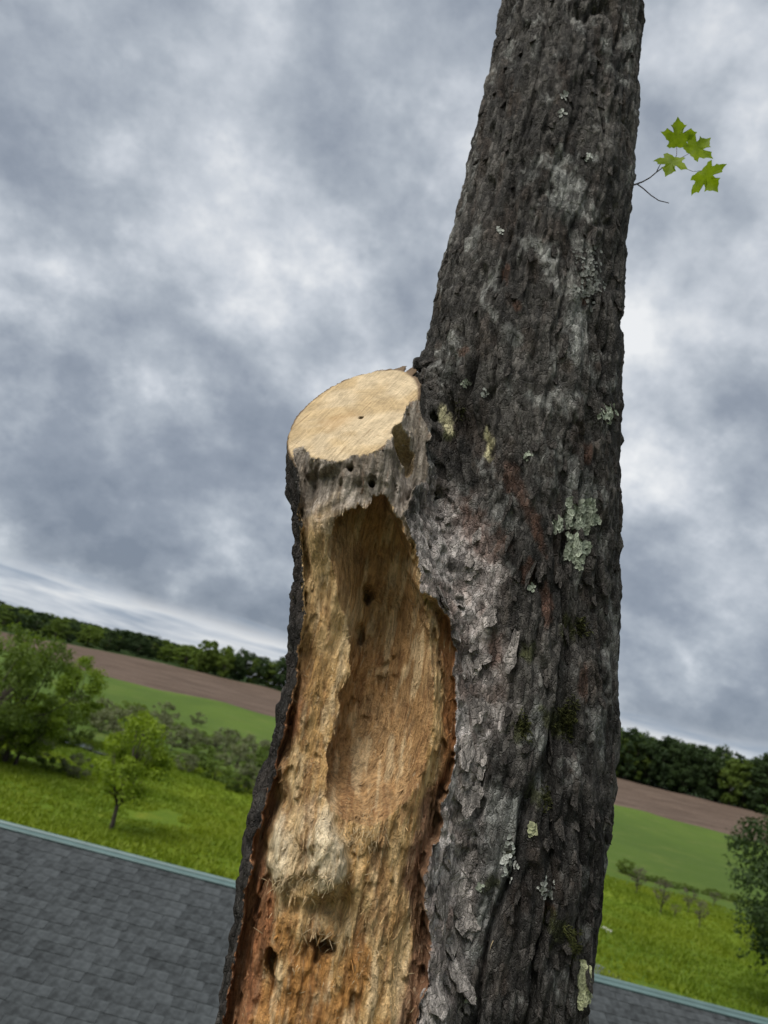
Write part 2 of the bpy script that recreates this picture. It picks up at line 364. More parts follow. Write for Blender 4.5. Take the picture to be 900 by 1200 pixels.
scl = .0030 * (pid - .5) + .0030 * (sstep(0, .16, p2_ - p1_) - 1)
fn = .0030 * fbm(sg * 70, zg * 35, 81, 3, .6) + .0035 * fbm(sg * 14, zg * 5, 91, 3)
BARK = Map(S_[0], ZB[0], BS, soft(fur + ter + cr + fn + .006, 1))
BARK_SC = Map(S_[0], ZB[0], BS, soft(scl + .9 * ter + .8 * fn + .22 * fur + .003, 1))      # scaly grey bark, furrows healed over
BTONE = Map(S_[0], ZB[0], BS, .35 * (cid - .5) + .25 * (pid - .5) + .5 * fbm(sg * 12, zg * 6, 101, 5, .6) + .10 * stair(tA) / 3)
BSPK = Map(S_[0], ZB[0], BS, fbm(sg * 16, zg * 12, 111, 5, .6))

# wound maps, drawn on the face of the stem (photograph pixel units, u right, v down)
uu, vv = np.meshgrid(np.arange(190, 640, dtype=np.float32), np.arange(360, 1460, dtype=np.float32))
left_w = [(349, 548), (351, 600), (355, 650), (355, 700), (351, 760), (342, 820), (326, 880), (312, 940), (299, 990), (288, 1030), (283, 1080), (277, 1120), (270, 1170), (261, 1200), (240, 1300), (235, 1370)]
right_w = [(420, 1420), (475, 1300), (487, 1200), (497, 1130), (505, 1100), (498, 1060), (494, 1030), (503, 995), (518, 970), (516, 945), (530, 915), (541, 870), (544, 840), (540, 800), (536, 760), (527, 725), (511, 708), (492, 695), (487, 660), (480, 625), (474, 603), (484, 570), (505, 548), (527, 525), (523, 495), (510, 462), (500, 425), (480, 395), (335, 395), (338, 470), (344, 530)]
wn = fbm(uu / 30, vv / 38, 121, 4, .6) * 5 + fbm(uu / 9, vv / 14, 131, 3, .6) * 2.2
MASK = Map(190, 360, 1, (poly_sd(uu, vv, left_w + right_w) + wn * np.where(uu > 455, 1.25, np.clip((vv - 545) / 40, .1, 1))) * PXM)
base_pts = [(345, 555, -.070), (372, 556, -.122), (400, 556, -.136), (430, 550, -.142), (465, 530, -.135), (495, 500, -.115), (520, 520, -.10), (500, 540, -.13), (362, 600, -.098), (400, 600, -.118), (440, 592, -.132), (470, 590, -.138),
    (356, 650, -.062), (378, 650, -.073), (402, 670, -.062), (354, 720, -.058), (376, 720, -.062), (402, 740, -.044), (350, 800, -.066), (370, 800, -.064), (395, 800, -.050), (336, 860, -.078), (360, 870, -.085), (380, 880, -.085),
    (322, 930, -.095), (345, 930, -.118), (375, 930, -.122), (322, 985, -.125), (360, 985, -.150), (395, 1000, -.150), (370, 1030, -.150), (300, 1000, -.09), (295, 1060, -.10), (330, 1060, -.125), (380, 1060, -.125), (405, 1100, -.13), (318, 1120, -.10), (282, 1100, -.09),
    (350, 1120, -.135), (380, 1180, -.15), (320, 1190, -.125), (272, 1190, -.085), (450, 1100, -.150), (445, 1000, -.135), (470, 950, -.138), (490, 900, -.145), (512, 850, -.146), (505, 780, -.138), (492, 720, -.135), (485, 660, -.137),
    (485, 1050, -.160), (475, 1150, -.168), (440, 1190, -.165), (300, 1330, -.13), (400, 1330, -.17), (250, 1330, -.08)]
YW = smooth_interp(uu, vv, base_pts, 200)
ax_u = uu + (vv - 600) * .13                      # grain runs down the stem
fib = fbm(ax_u / 5.5 + .8 * fbm(uu / 40, vv / 60, 141, 3), vv / 55, 151, 4, .6)
g1, g2, gid, gx, gy = worley(ax_u / 11 + .5 * fbm(uu / 25, vv / 40, 161, 2), vv / 52, 171)
k1, k2, kid, kx, ky = worley(ax_u / 5, vv / 24, 181)
fib2 = np.abs(fbm(ax_u / 9 + .6 * fbm(uu / 30, vv / 50, 143, 3), vv / 90, 153, 3, .6))
rough = .0044 * fib - .0060 * fib2 + .0062 * (gid - .5) + .0030 * gy + .0034 * (kid - .5) + .008 * fbm(uu / 45, vv / 75, 191, 4)
rough_hi = rough * (1.0 + .7 * sstep(1010, 1060, vv))
YW = YW + rough_hi * np.where(vv < 600, .55, 1.0)
def step(poly, amt, edge=3.0, jag=4.0, wobs=10):
    sd = poly_sd(uu, vv, poly) + jag * fbm(uu / wobs, vv / (wobs * 1.4), 201, 3)
    return amt * (1 - sstep(-edge, edge, sd))
BULGE = [(312, 1010), (318, 960), (345, 940), (372, 922), (392, 945), (404, 975), (409, 1010), (400, 1032), (372, 1036), (352, 1028), (335, 1046), (320, 1040)]
LOBE_R = [(372, 924), (386, 938), (402, 972), (410, 1008), (401, 1030), (378, 1036), (360, 1016), (358, 972)]
LOBE_L = [(317, 962), (334, 944), (344, 985), (340, 1022), (324, 1044), (311, 1018)]
bj = 6 * fbm(ax_u / 6, vv / 22, 211, 3) + 3 * fbm(uu / 14, vv / 14, 213, 3)
lobR = 1 - sstep(-15, 3, poly_sd(uu, vv, LOBE_R) + bj); lobL = 1 - sstep(-12, 3, poly_sd(uu, vv, LOBE_L) + bj); lobM = 1 - sstep(-14, 3, poly_sd(uu, vv, BULGE) + bj)
lobe = np.maximum(lobR, np.maximum(.50 * lobL, .36 * lobM)) * sstep(915, 980, vv)
PALE = Map(190, 360, 1, np.clip(np.maximum(lobR, .8 * lobL) + .25 * lobM, 0, 1))
YW -= .040 * lobe                                      # pale fibrous lumps, undercut below
YW += .030 * np.exp(-(((uu - 362) / 52) ** 2 + ((vv - 1058) / 17) ** 2))
REDB = [(280, 1040), (306, 1030), (318, 1070), (319, 1108), (300, 1112), (276, 1098)]
YW += step([(268, 1112), (300, 1114), (322, 1112), (326, 1170), (300, 1190), (262, 1175)], .022)
YW += step([(355, 545), (395, 548), (402, 590), (375, 606), (356, 596)], .024, 6, 6, 8)                     # shallow scoop under the saw cut
YW -= step([(420, 525), (460, 480), (466, 560), (452, 590), (438, 592), (422, 560)], .016, 2.5, 4)         # grey shield-shaped flap of wood
PJ = fbm(uu / 9, vv / 9, 221, 3)
def pit(u, v, ru, rv, dep, jag=.25, tilt=0.0):
    du = (uu - u) + tilt * (vv - v); r = np.sqrt((du / ru) ** 2 + ((vv - v) / rv) ** 2) + jag * PJ
    return dep * (1 - sstep(.55, 1.05, r))
for a in ((380, 1103, 13, 11, .045, .75), (372, 1118, 5, 16, .02, .6), (319, 1133, 6, 26, .05, .6), (322, 1150, 5, 12, .02, .6), (316, 1080, 4, 30, .022), (412, 1150, 5, 40, .012), (445, 1065, 4, 40, .010), (482, 1120, 4, 50, .02), (498, 1000, 3, 45, .02), (288, 1120, 3, 60, .018), (300, 1010, 3, 60, .012), (345, 860, 3, 70, .010), (520, 905, 3, 40, .018), (459, 985, 4, 34, .010), (360, 770, 5, 40, .008), (380, 700, 6, 34, .008), (515, 800, 4, 60, .02)):
    YW += pit(*a)
YW -= step([(512, 712), (526, 722), (540, 790), (545, 850), (536, 905), (520, 935), (525, 880), (529, 830), (520, 770)], .018, 2.5, 3)    # strip of inner bark on the right lip
for a in ((410, 550.5, 4.5, 4.5, .05, .1), (435, 569, 4.5, 5, .05, .1)): YW += pit(*a)
YW = soft(YW, 1)
uz = 1 - sstep(560, 610, vv)
EXTRA = uz * (.010 + step([(355, 545), (395, 548), (402, 590), (375, 606), (356, 596)], .020, 6, 6, 8) - step([(420, 525), (460, 480), (466, 560), (452, 590), (438, 592), (422, 560)], .011, 2.5, 4) + step([(462, 520), (476, 500), (500, 560), (470, 595)], .012, 4, 5) + .006 * fbm(uu / 22, vv / 16, 195, 4)) + .012 * sstep(880, 960, vv) * (1 - sstep(1120, 1180, vv))
for a in ((410, 550.5, 4.5, 4.5, .04, .1), (435, 569, 4.5, 5, .04, .1)): EXTRA = EXTRA + pit(*a)
YWM = Map(190, 360, 1, YW); RGH = Map(190, 360, 1, np.clip(rough * 1.1, -.008, .02) + EXTRA); BLG = Map(190, 360, 1, lobe)
CAV = [(387, 632), (394, 615), (412, 605), (440, 599), (462, 606), (477, 630), (486, 668), (493, 705), (510, 745), (522, 800), (526, 850), (518, 900), (500, 935), (470, 955), (435, 962), (405, 962), (387, 950), (379, 928), (383, 900), (393, 850), (405, 800), (413, 760), (405, 720), (396, 690), (389, 660)]
CAVM = Map(190, 360, 1, (poly_sd(uu, vv, CAV) + fbm(uu / 16, vv / 22, 231, 4, .6) * 5) * PXM)
cav_pts = [(387, 630, -.062), (391, 660, -.064), (398, 695, -.056), (407, 725, -.035), (416, 765, .015), (408, 810, .035), (397, 860, .032), (387, 910, -.01), (380, 960, -.08), (412, 640, -.030), (418, 680, -.020), (425, 715, .015), (440, 635, .030), (452, 690, .072), (440, 745, .070), (430, 800, .068), (414, 860, .050), (475, 640, .01),
    (476, 700, .045), (480, 760, .020), (492, 820, -.02), (465, 850, .02), (440, 850, .05), (522, 850, -.125), (512, 780, -.09), (430, 925, -.015), (470, 915, -.055), (440, 958, -.10), (505, 900, -.11), (488, 680, -.03), (410, 960, -.10), (480, 950, -.125)]
YC = smooth_interp(uu, vv, cav_pts, 200) + rough * .75 + pit(444, 682, 10, 12, .05, .3) + pit(432, 735, 9, 16, .035, .3) + pit(470, 800, 12, 40, .012, .4)
YCM = Map(190, 360, 1, YC)
def seg_d(x, y, z, a, b):
    a = np.asarray(a); b = np.asarray(b); e = b - a; t = np.clip(((x - a[0]) * e[0] + (y - a[1]) * e[1] + (z - a[2]) * e[2]) / (e @ e), 0, 1)
    return np.sqrt((x - a[0] - e[0] * t) ** 2 + (y - a[1] - e[1] * t) ** 2 + (z - a[2] - e[2] * t) ** 2)
def on_cut(u, v):
    q = ray(u, v); return CAM + q * (((CUT_C - CAM) @ CUT_N) / (q @ CUT_N))
hA = on_cut(481, 500); hB = on_cut(465, 503) - CUT_N * .035 + np.array([0, .04, -.02]); hC = on_cut(492, 492) - CUT_N * .012
kA = on_cut(423, 489)
ug, vg = np.meshgrid(np.arange(420, 780, dtype=np.float32), np.arange(-140, 1440, dtype=np.float32))
gz = [(478, 600), (500, 545), (540, 530), (560, 570), (575, 640), (590, 700), (598, 780), (590, 850), (575, 930), (566, 1000), (560, 1080), (545, 1150), (540, 1260), (440, 1260), (470, 1000), (480, 800)]
grey = 1 - sstep(-14, 16, poly_sd(ug, vg, gz) + 22 * fbm(ug / 45, vg / 60, 241, 4, .6))
GREY = Map(420, -140, 1, grey)
JAG = {}
def blob(u, v, ru, rv, jag=.6, t=0.0, s=251):
    if s not in JAG: JAG[s] = fbm(ug / 14, vg / 18, s, 4, .65)
    r = np.sqrt((((ug - u) + t * (vg - v)) / ru) ** 2 + ((vg - v) / rv) ** 2) + jag * JAG[s]
    return 1 - sstep(.55, 1.15, r)
rust = 0 * ug
for b in ((575, 615, 22, 48, .6, -.3), (615, 565, 9, 42, .5, -.35), (640, 620, 8, 30, .5, -.3), (560, 590, 12, 26), (652, 700, 9, 26), (700, 520, 9, 14), (607, 555, 8, 22), (553, 384, 7, 6), (695, 335, 7, 5), (660, 1080, 10, 9), (612, 345, 5, 6), (630, 665, 12, 16), (700, 800, 10, 24), (590, 760, 10, 22), (600, 300, 5, 16)): rust = np.maximum(rust, blob(*b))
RUST = Map(420, -140, 1, rust)
film = 0 * ug
for b in ((690, 345, 26, 60), (640, 280, 26, 20), (712, 480, 15, 26), (650, 410, 16, 14), (660, 175, 16, 60), (725, 60, 10, 70), (560, 400, 30, 14), (735, 880, 30, 50), (640, 900, 20, 60), (560, 1000, 22, 60), (645, 460, 18, 10), (590, 960, 22, 50), (690, 570, 14, 50), (550, 1110, 26, 30), (600, 130, 10, 60)): film = np.maximum(film, blob(*b, .9, 0, 271))
FILM = Map(420, -140, 1, film)
moss = 0 * ug
for b in ((664, 845, 22, 20), (672, 1108, 16, 20), (660, 1090, 10, 12), (615, 850, 14, 18), (540, 480, 9, 10), (680, 735, 12, 18), (630, 760, 10, 12), (585, 1045, 12, 10), (640, 935, 12, 16), (610, 1010, 9, 8)): moss = np.maximum(moss, blob(*b, .8, 0, 281))
MOSS = Map(420, -140, 1, moss)
cream = 0 * ug
for b in ((529, 453, 6, 14), (537, 470, 7, 16), (583, 508, 5, 14), (582, 494, 4, 9)): cream = np.maximum(cream, blob(*b, .8, 0, 291))
CREAM = Map(420, -140, 1, cream)

def flat(x, z):
    """where a point at (x, z) lands on the map sheet drawn at depth YF"""
    px_, py_, pz_ = x - CAM[0], YF - CAM[1], z - CAM[2]
    c = px_ * FWD[0] + py_ * FWD[1] + pz_ * FWD[2]
    a = px_ * RGT[0] + py_ * RGT[1] + pz_ * RGT[2]; b = px_ * UPV[0] + py_ * UPV[1] + pz_ * UPV[2]
    return 450 + F_PX * a / c, 600 - F_PX * b / c
def smin(a, b, k):
    h = np.clip(.5 + .5 * (b - a) / k, 0, 1); return b + (a - b) * h - k * h * (1 - h)
def stems(x, y, z):
    mx, mr = main_axis(z); sx, sr = stub_axis(z)
    am = np.arctan2(x - mx, -(y - YM)); as_ = np.arctan2(x - sx, -(y - YS))
    main = np.hypot(x - mx, y - YM) - mr * (1 + .012 * np.sin(2 * am + z * 5) + .01 * np.sin(5 * am - z * 3)) + INSET
    stub = np.hypot(x - sx, y - YS) - sr + INSET
    return main, stub, am * mr, as_ * sr
def operands(x, y, z, coarse=False, bark_only=False):
    main, stub, s_m, s_s = stems(x, y, z)
    base = smin(main, stub, .11)
    plane = (x - CUT_C[0]) * CUT_N[0] + (y - CUT_C[1]) * CUT_N[1] + (z - CUT_C[2]) * CUT_N[2]
    u, v = flat(x, z)
    if coarse: return np.minimum(main, np.maximum(base, plane))
    front = sstep(.05, -.05, y - YM)
    wm = sstep(-.03, .05, stub - main)
    gr = GREY(u, v) * front; mk = MASK(u, v)
    wm = sstep(-.06, .06, stub - main); s2_ = s_s + .30
    ss = np.where(wm > .5, s_m, s2_)
    rim = .007 * fbm(s2_ * 40, z * 26, 17, 3, .6)
    hm = BARK(s_m, z) * (1 - gr) + BARK_SC(s_m, z) * gr
    h = hm * wm + (1 - wm) * (BARK(s2_, z) * (1 - gr) + BARK_SC(s2_, z) * gr + rim)
    bl = BLG(u, v); h = np.where(mk < .004, np.maximum(h, .003) + .034 * bl, h)
    h = np.where(stub < main, h * (.25 + .75 * sstep(.002, .035, -plane)), h)
    saw = .0006 * vnoise((x - CUT_C[0]) * 90 + (z - 8) * 60, (y + z) * 40, 5)
    solid = np.minimum(main - hm, np.maximum(base - h, plane + saw))
    cutp = plane + saw
    if bark_only: return solid
    yw = YS + YWM(u, v)
    wound = np.maximum(np.minimum(y - yw, np.maximum(-(base + .014 - .044 * bl + RGH(u, v) * (1 - .4 * bl)), y - (YS - .03))), mk)
    dep = np.clip(y - yw, 0, .25)
    u2 = u + dep * 110; v2 = v + dep * 420
    cav = np.maximum(y - (YS + YCM(u2 * .5 + u * .5, v)), np.maximum(CAVM(u2, v2), yw - y - .03))
    hole = np.minimum(seg_d(x, y, z, hA, hB) - .029, seg_d(x, y, z, hA, hC) - .028)
    hole = np.minimum(hole + .004 * vnoise(x * 70, z * 70 + y * 50, 9), seg_d(x, y, z, kA + CUT_N * .01, kA - CUT_N * .05) - .005)
    return solid, main, base, cutp, wound, cav, hole, u, v, gr, ss, h
def field(x, y, z):
    out = np.empty(len(x), np.float32); fr_ = y < YS + .15
    o = operands(x[fr_], y[fr_], z[fr_]); out[fr_] = np.maximum(np.maximum(o[0], -o[4]), np.maximum(-o[5], -o[6]))
    out[~fr_] = operands(x[~fr_], y[~fr_], z[~fr_], bark_only=True); return out

HV = .0031
xa = np.interp(Z0, zs, xs) - .05
lo = np.array([min(xs.min(), np.interp(Z0, zs, xs)) - .04, YS - .26, Z0]); hi = np.array([max(np.interp(Z1, zr, xr), xr.max() * .9) + .05, YM + .26, Z1])
N = np.ceil((hi - lo) / HV).astype(int) // 4 * 4 + 4
gx_ = [np.float32(lo[i]) + np.float32(HV) * np.arange(N[i], dtype=np.float32) for i in range(3)]
cxg = [g_[1::4] + HV * .5 for g_ in gx_]
CX, CY, CZ = np.meshgrid(*cxg, indexing='ij')
cs = operands(CX, CY, CZ, coarse=True)
CU, CV = flat(CX, CZ)
cm = (cs < .034) & (cs > -.042)
near_w = (MASK(CU, CV) < .02) & (cs < .034) & (cs > -.31) & (CU > 200) & (CU < 600) & (CY < YS + .13)
fw = field(CX[near_w], CY[near_w], CZ[near_w]); cs = cs.copy(); cs[near_w] = np.where(np.abs(fw) < .05, fw, np.where(fw < 0, -.5, .5)); cm[near_w] = np.abs(fw) < .032
idx = np.argwhere(cm)
sub = np.stack(np.meshgrid(*[np.arange(4)] * 3, indexing='ij'), -1).reshape(-1, 3)
D = np.where(np.kron(cs < 0, np.ones((4, 4, 4), bool)), np.float32(-1), np.float32(1)).astype(np.float32)
for c0 in range(0, len(idx), 30000):
    ii = (idx[c0:c0 + 30000, None] * 4 + sub[None]).reshape(-1, 3)
    D[ii[:, 0], ii[:, 1], ii[:, 2]] = field(gx_[0][ii[:, 0]], gx_[1][ii[:, 1]], gx_[2][ii[:, 2]])
# surface nets
ny, nz = N[1], N[2]
def lid(i, j, k): return (i.astype(np.int64) * ny + j) * nz + k
acc_id, acc_p, quads = [], [], []
for ax in range(3):
    a = [slice(None)] * 3; b = [slice(None)] * 3; a[ax] = slice(0, -1); b[ax] = slice(1, None)
    A = D[tuple(a)]; B = D[tuple(b)]
    I = np.argwhere((A < 0) != (B < 0))
    I = I[np.all(I > 0, 1) & np.all(I < N - 2, 1)]
    va = D[I[:, 0], I[:, 1], I[:, 2]]; J = I.copy(); J[:, ax] += 1; vb = D[J[:, 0], J[:, 1], J[:, 2]]
    p = I.astype(np.float64); p[:, ax] += va / (va - vb)
    o1, o2 = (ax + 1) % 3, (ax + 2) % 3; q4 = []
    for e1, e2 in ((1, 1), (0, 1), (0, 0), (1, 0)):
        Cc = I.copy(); Cc[:, o1] -= e1; Cc[:, o2] -= e2; L = lid(Cc[:, 0], Cc[:, 1], Cc[:, 2]); q4.append(L); acc_id.append(L); acc_p.append(p)
    q = np.stack(q4, 1); q[va > 0] = q[va > 0][:, ::-1]; quads.append(q)
acc_id = np.concatenate(acc_id); acc_p = np.concatenate(acc_p); quads = np.concatenate(quads)
uid, inv = np.unique(acc_id, return_inverse=True)
cnt = np.bincount(inv); V = np.stack([np.bincount(inv, acc_p[:, i]) / cnt for i in range(3)], 1) * HV + lo
Q = np.searchsorted(uid, quads)
del D, acc_id, acc_p, inv, quads, uid
# drop crumbs that float free: keep only the largest connected piece
def pieces(F_, nv):
    par = np.arange(nv); E = np.concatenate([F_[:, [0, 1]], F_[:, [1, 2]], F_[:, [2, 3]], F_[:, [3, 0]]])
    for _ in range(60):
        a = par[E[:, 0]]; b = par[E[:, 1]]; df = a != b
        if not df.any(): break
        E = E[df]; a, b = a[df], b[df]; hi_, lo_ = np.maximum(a, b), np.minimum(a, b)
        o_ = np.argsort(-lo_, kind='stable'); par[hi_[o_]] = lo_[o_]
        for _k in range(30):
            nx = par[par]
            if np.array_equal(nx, par): break
            par = nx
    return par
par = pieces(Q, len(V))
lab, ct = np.unique(par, return_counts=True); keep = par == lab[ct.argmax()]
Q = Q[keep[Q[:, 0]]]
# what each vertex is made of
solid, main, base_, cutp, wound, cav, hole, VU, VV, VG, VSS, VH = operands(V[:, 0], V[:, 1], V[:, 2])
ops = np.stack([solid, np.full_like(solid, -9), -wound, -cav, -hole], 1)
cls = ops.argmax(1)
cls = np.where((cls == 0) & (np.abs(cutp) < .005) & (base_ - VH < .004) & (main > .010) & (VU < 515), 1, cls)
cls = np.where((cls == 0) & (MASK(VU, VV) < -.003) & (V[:, 1] < YS) & (VV > 545) & (main > -.01), 2, cls)
fq = Q[(cls[Q] == 1).all(1)]; pr = pieces(fq, len(V)); la, ct = np.unique(pr[fq[:, 0]], return_counts=True)
inface = np.zeros(len(V), bool); bigf = fq[pr[fq[:, 0]] == la[ct.argmax()]]; inface[bigf.ravel()] = True
cls = np.where((cls == 1) & ~inface, 0, cls)
T = lambda c: np.array(c, np.float32)[None]
def mixc(a, b, t): return a + (b - a) * np.asarray(t)[:, None]
# bark colour
tone = BTONE(VSS, V[:, 2]); spk = BSPK(VSS, V[:, 2])
bc = mixc(T((.026, .024, .022)), T((.100, .092, .083)), sstep(-.5, .6, tone))
bc = mixc(bc, T((.052, .036, .027)), .45 * sstep(.1, .7, fbm(VSS * 30, V[:, 2] * 12, 301, 4)))
fr = sstep(.05, -.05, V[:, 1] - YM)
bc = mixc(bc, T((.27, .275, .255)), .55 * FILM(VU, VV) * fr * sstep(-.3, .5, spk))
bc = mixc(bc, T((.24, .24, .225)), .65 * sstep(.3, .75, spk))
gc = mixc(T((.23, .195, .178)), T((.45, .41, .385)), sstep(-.35, .4, tone))
gc = mixc(gc, T((.15, .095, .07)), .45 * sstep(.2, .7, fbm(VU / 24, VV / 30, 311, 4)))
gc = mixc(gc, T((.07, .06, .055)), .65 * sstep(.25, .6, fbm(VU / 34 + 9, VV / 34, 321, 4)))
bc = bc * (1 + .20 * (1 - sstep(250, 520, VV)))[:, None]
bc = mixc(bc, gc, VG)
bc = mixc(bc, T((.105, .050, .032)), .6 * RUST(VU, VV) * fr)
bc = mixc(bc, T((.038, .042, .012)), .8 * MOSS(VU, VV) * fr)
bc = mixc(bc, T((.50, .46, .28)), .9 * CREAM(VU, VV) * fr)
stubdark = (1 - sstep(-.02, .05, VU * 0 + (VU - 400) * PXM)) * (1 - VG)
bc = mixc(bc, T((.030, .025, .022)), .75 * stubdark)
# wood colour
wf = fbm(VU / 5 + .1 * VV / 5, VV / 60, 331, 4, .6); wp = fbm(VU / 40, VV / 60, 341, 4)
wc = mixc(T((.45, .27, .105)), T((.66, .455, .225)), sstep(-.5, .5, wf * .6 + wp * .7))
inner = sstep(-.035, .01, V[:, 1] - YS + .0)
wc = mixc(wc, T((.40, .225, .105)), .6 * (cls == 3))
wc = mixc(wc, T((.44, .20, .055)), .75 * sstep(1025, 1090, VV) * sstep(-.25, .35, fbm(VU / 22 + VV / 160, VV / 70, 345, 4, .6)))
wc = mixc(wc, T((.26, .13, .055)), .6 * sstep(.15, .55, fbm(VU / 9 + VV / 70, VV / 45, 347, 4, .6)) * sstep(640, 760, VV))
wc = mixc(wc, T((.74, .56, .33)), .6 * sstep(.2, .6, fbm(VU / 12 + VV / 90, VV / 60, 349, 4, .6)))
gy_ = (1 - sstep(575, 640, VV + 18 * fbm(VU / 18, VV / 18, 351, 4) - .25 * (VU - 400))) * (cls == 2)
wcg = mixc(T((.20, .165, .130)), T((.43, .37, .31)), sstep(-.5, .5, wf + .5 * wp))
wc = mixc(wc, wcg, gy_)
wc = mixc(wc, T((.80, .66, .45)), .94 * PALE(VU, VV) * sstep(-1.4, -.2, wf) * (cls == 2))
lw = np.array(left_w, float); lx = np.interp(VV, lw[:, 1], lw[:, 0])
red = (1 - sstep(4, 17, VU - lx + 7 * wp - 24 * sstep(985, 1050, VV))) * sstep(700, 860, VV)
wc = mixc(wc, mixc(T((.19, .078, .040)), T((.33, .135, .060)), sstep(-.3, .4, wf)), .85 * red * (cls == 2))
rw = np.array(right_w[:22], float)[::-1]; rx = np.interp(VV, rw[:, 1], rw[:, 0])
rstrip = (1 - sstep(11, 22, rx - VU + 8 * wp - 9 * sstep(880, 960, VV))) * sstep(690, 730, VV)
wc = mixc(wc, mixc(T((.30, .125, .045)), T((.22, .115, .070)), sstep(880, 960, VV)), .85 * rstrip * ((cls == 2) | (cls == 3)))
wc = mixc(wc, T((.24, .20, .15)), .5 * (cls == 4))
# saw-cut colour
cc = mixc(T((.61, .48, .31)), T((.53, .39, .22)), sstep(-.4, .6, fbm(VU / 40, VV / 30, 361, 3)))
cc = mixc(cc, T((.13, .085, .055)), .9 * sstep(-.005, -.0015, base_))
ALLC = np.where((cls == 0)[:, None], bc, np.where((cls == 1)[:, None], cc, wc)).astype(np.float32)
grp = np.where(cls == 0, 0, np.where(cls == 1, 1, 2))

tree = tag(empty('maple_tree', (float(main_axis(np.array([Z0]))[0][0]), YM, 0.0)),
           'large grey-barked maple with a sawn-off limb stub and a woodpecker hollow in pale wood', 'tree')
TOFF = np.array(tree.location)
gq = np.where((grp[Q] == 1).all(1), 1, np.where((grp[Q] == 0).sum(1) >= 2, 0, 2))
M_CUT = mat_cut(CUT_C - TOFF, CUT_N)
for gi, nm, mt, lb in ((0, 'bark', M_BARK, 'furrowed dark grey bark, scaly and paler beside the hollow'), (1, 'sawn_face', M_CUT, 'pale flat saw-cut top of the limb stub'), (2, 'hollow_wood', M_WOOD, 'tan splintered wood of the deep woodpecker hollow')):
    q = Q[gq == gi]; us, iv = np.unique(q, return_inverse=True)
    o = link(nm, mesh(nm, V[us] - TOFF, iv.reshape(-1, 4), mt, True, ALLC[us]), tree); o['label'] = lb
print('trunk quads', len(Q))
bvh = BVHTree.FromPolygons(V.tolist(), Q.tolist())
def hit(u, v):
    q = Vector(ray(u, v)).normalized(); r = bvh.ray_cast(Vector(CAM), q)
    return (r[0], r[1]) if r[0] else (None, None)

def soft_n(p):
    e_ = .01; x = p[0] + np.array([e_, -e_, 0, 0, 0, 0]); y = p[1] + np.array([0, 0, e_, -e_, 0, 0]); z = p[2] + np.array([0, 0, 0, 0, e_, -e_])
    a, b, _, _ = stems(x, y, z); f = smin(a, b, .11); return Vector((f[0] - f[1], f[2] - f[3], f[4] - f[5])).normalized()
# the stem goes on below and above the modelled reach
def section(z, nseg=96):
    sx, sr = stub_axis(np.array([z])); mx, mr = main_axis(np.array([z]))
    c = np.array([(mx[0] * .5 + sx[0] * .5) if z < 8.3 else mx[0], YM - .03 if z < 8.3 else YM]); out = []
    for k in range(nseg):
        a = 2 * math.pi * k / nseg; t = np.linspace(0, .6, 240)
        x = c[0] + t * math.cos(a); y = c[1] + t * math.sin(a); m_, s_, _, _ = stems(x, y, np.full_like(t, z))
        f = smin(m_, s_, .11) if z < 8.3 else m_
        ins = np.nonzero(f < 0)[0]; out.append(t[ins[-1]] if len(ins) else .1)
    return c, np.array(out)
def ext(name, zz, sec, flare, lean):
    c, r = sec; ns = len(r); Ff = []
    A_, Z_ = np.meshgrid(2 * np.pi * np.arange(ns) / ns, zz); fl = np.array([flare(z) for z in zz])[:, None]
    rr = r[None] * fl + .006 * fbm(A_ * 9, Z_ * 3, 401, 4) + .010 * np.abs(vnoise(A_ * 5, Z_ * 1.3, 411))
    Vv = np.stack([c[0] + lean[0] * (Z_ - zz[0]) + rr * np.cos(A_), c[1] + lean[1] * (Z_ - zz[0]) + rr * np.sin(A_), Z_], -1).reshape(-1, 3)
    for i in range(len(zz) - 1):
        for k in range(ns): Ff.append((i * ns + k, i * ns + (k + 1) % ns, (i + 1) * ns + (k + 1) % ns, (i + 1) * ns + k))
    Vv = Vv - TOFF
    return link(name, mesh(name, Vv, np.array(Ff), M_BARK, True, np.tile(T((.07, .064, .058)), (len(Vv), 1))), tree)
sb = section(Z0 + .05); ext('lower_trunk', np.linspace(-.2, Z0 + .05, 90), sb, lambda z: .985 + .25 * math.exp(-max(z, 0) / .5) + .02 * (Z0 - z), (0, 0))
st_ = section(Z1 - .05); ext('upper_trunk', np.linspace(Z1 - .05, Z1 + 3.2, 50), st_, lambda z: .985 - .13 * (z - Z1), (.12, .02))

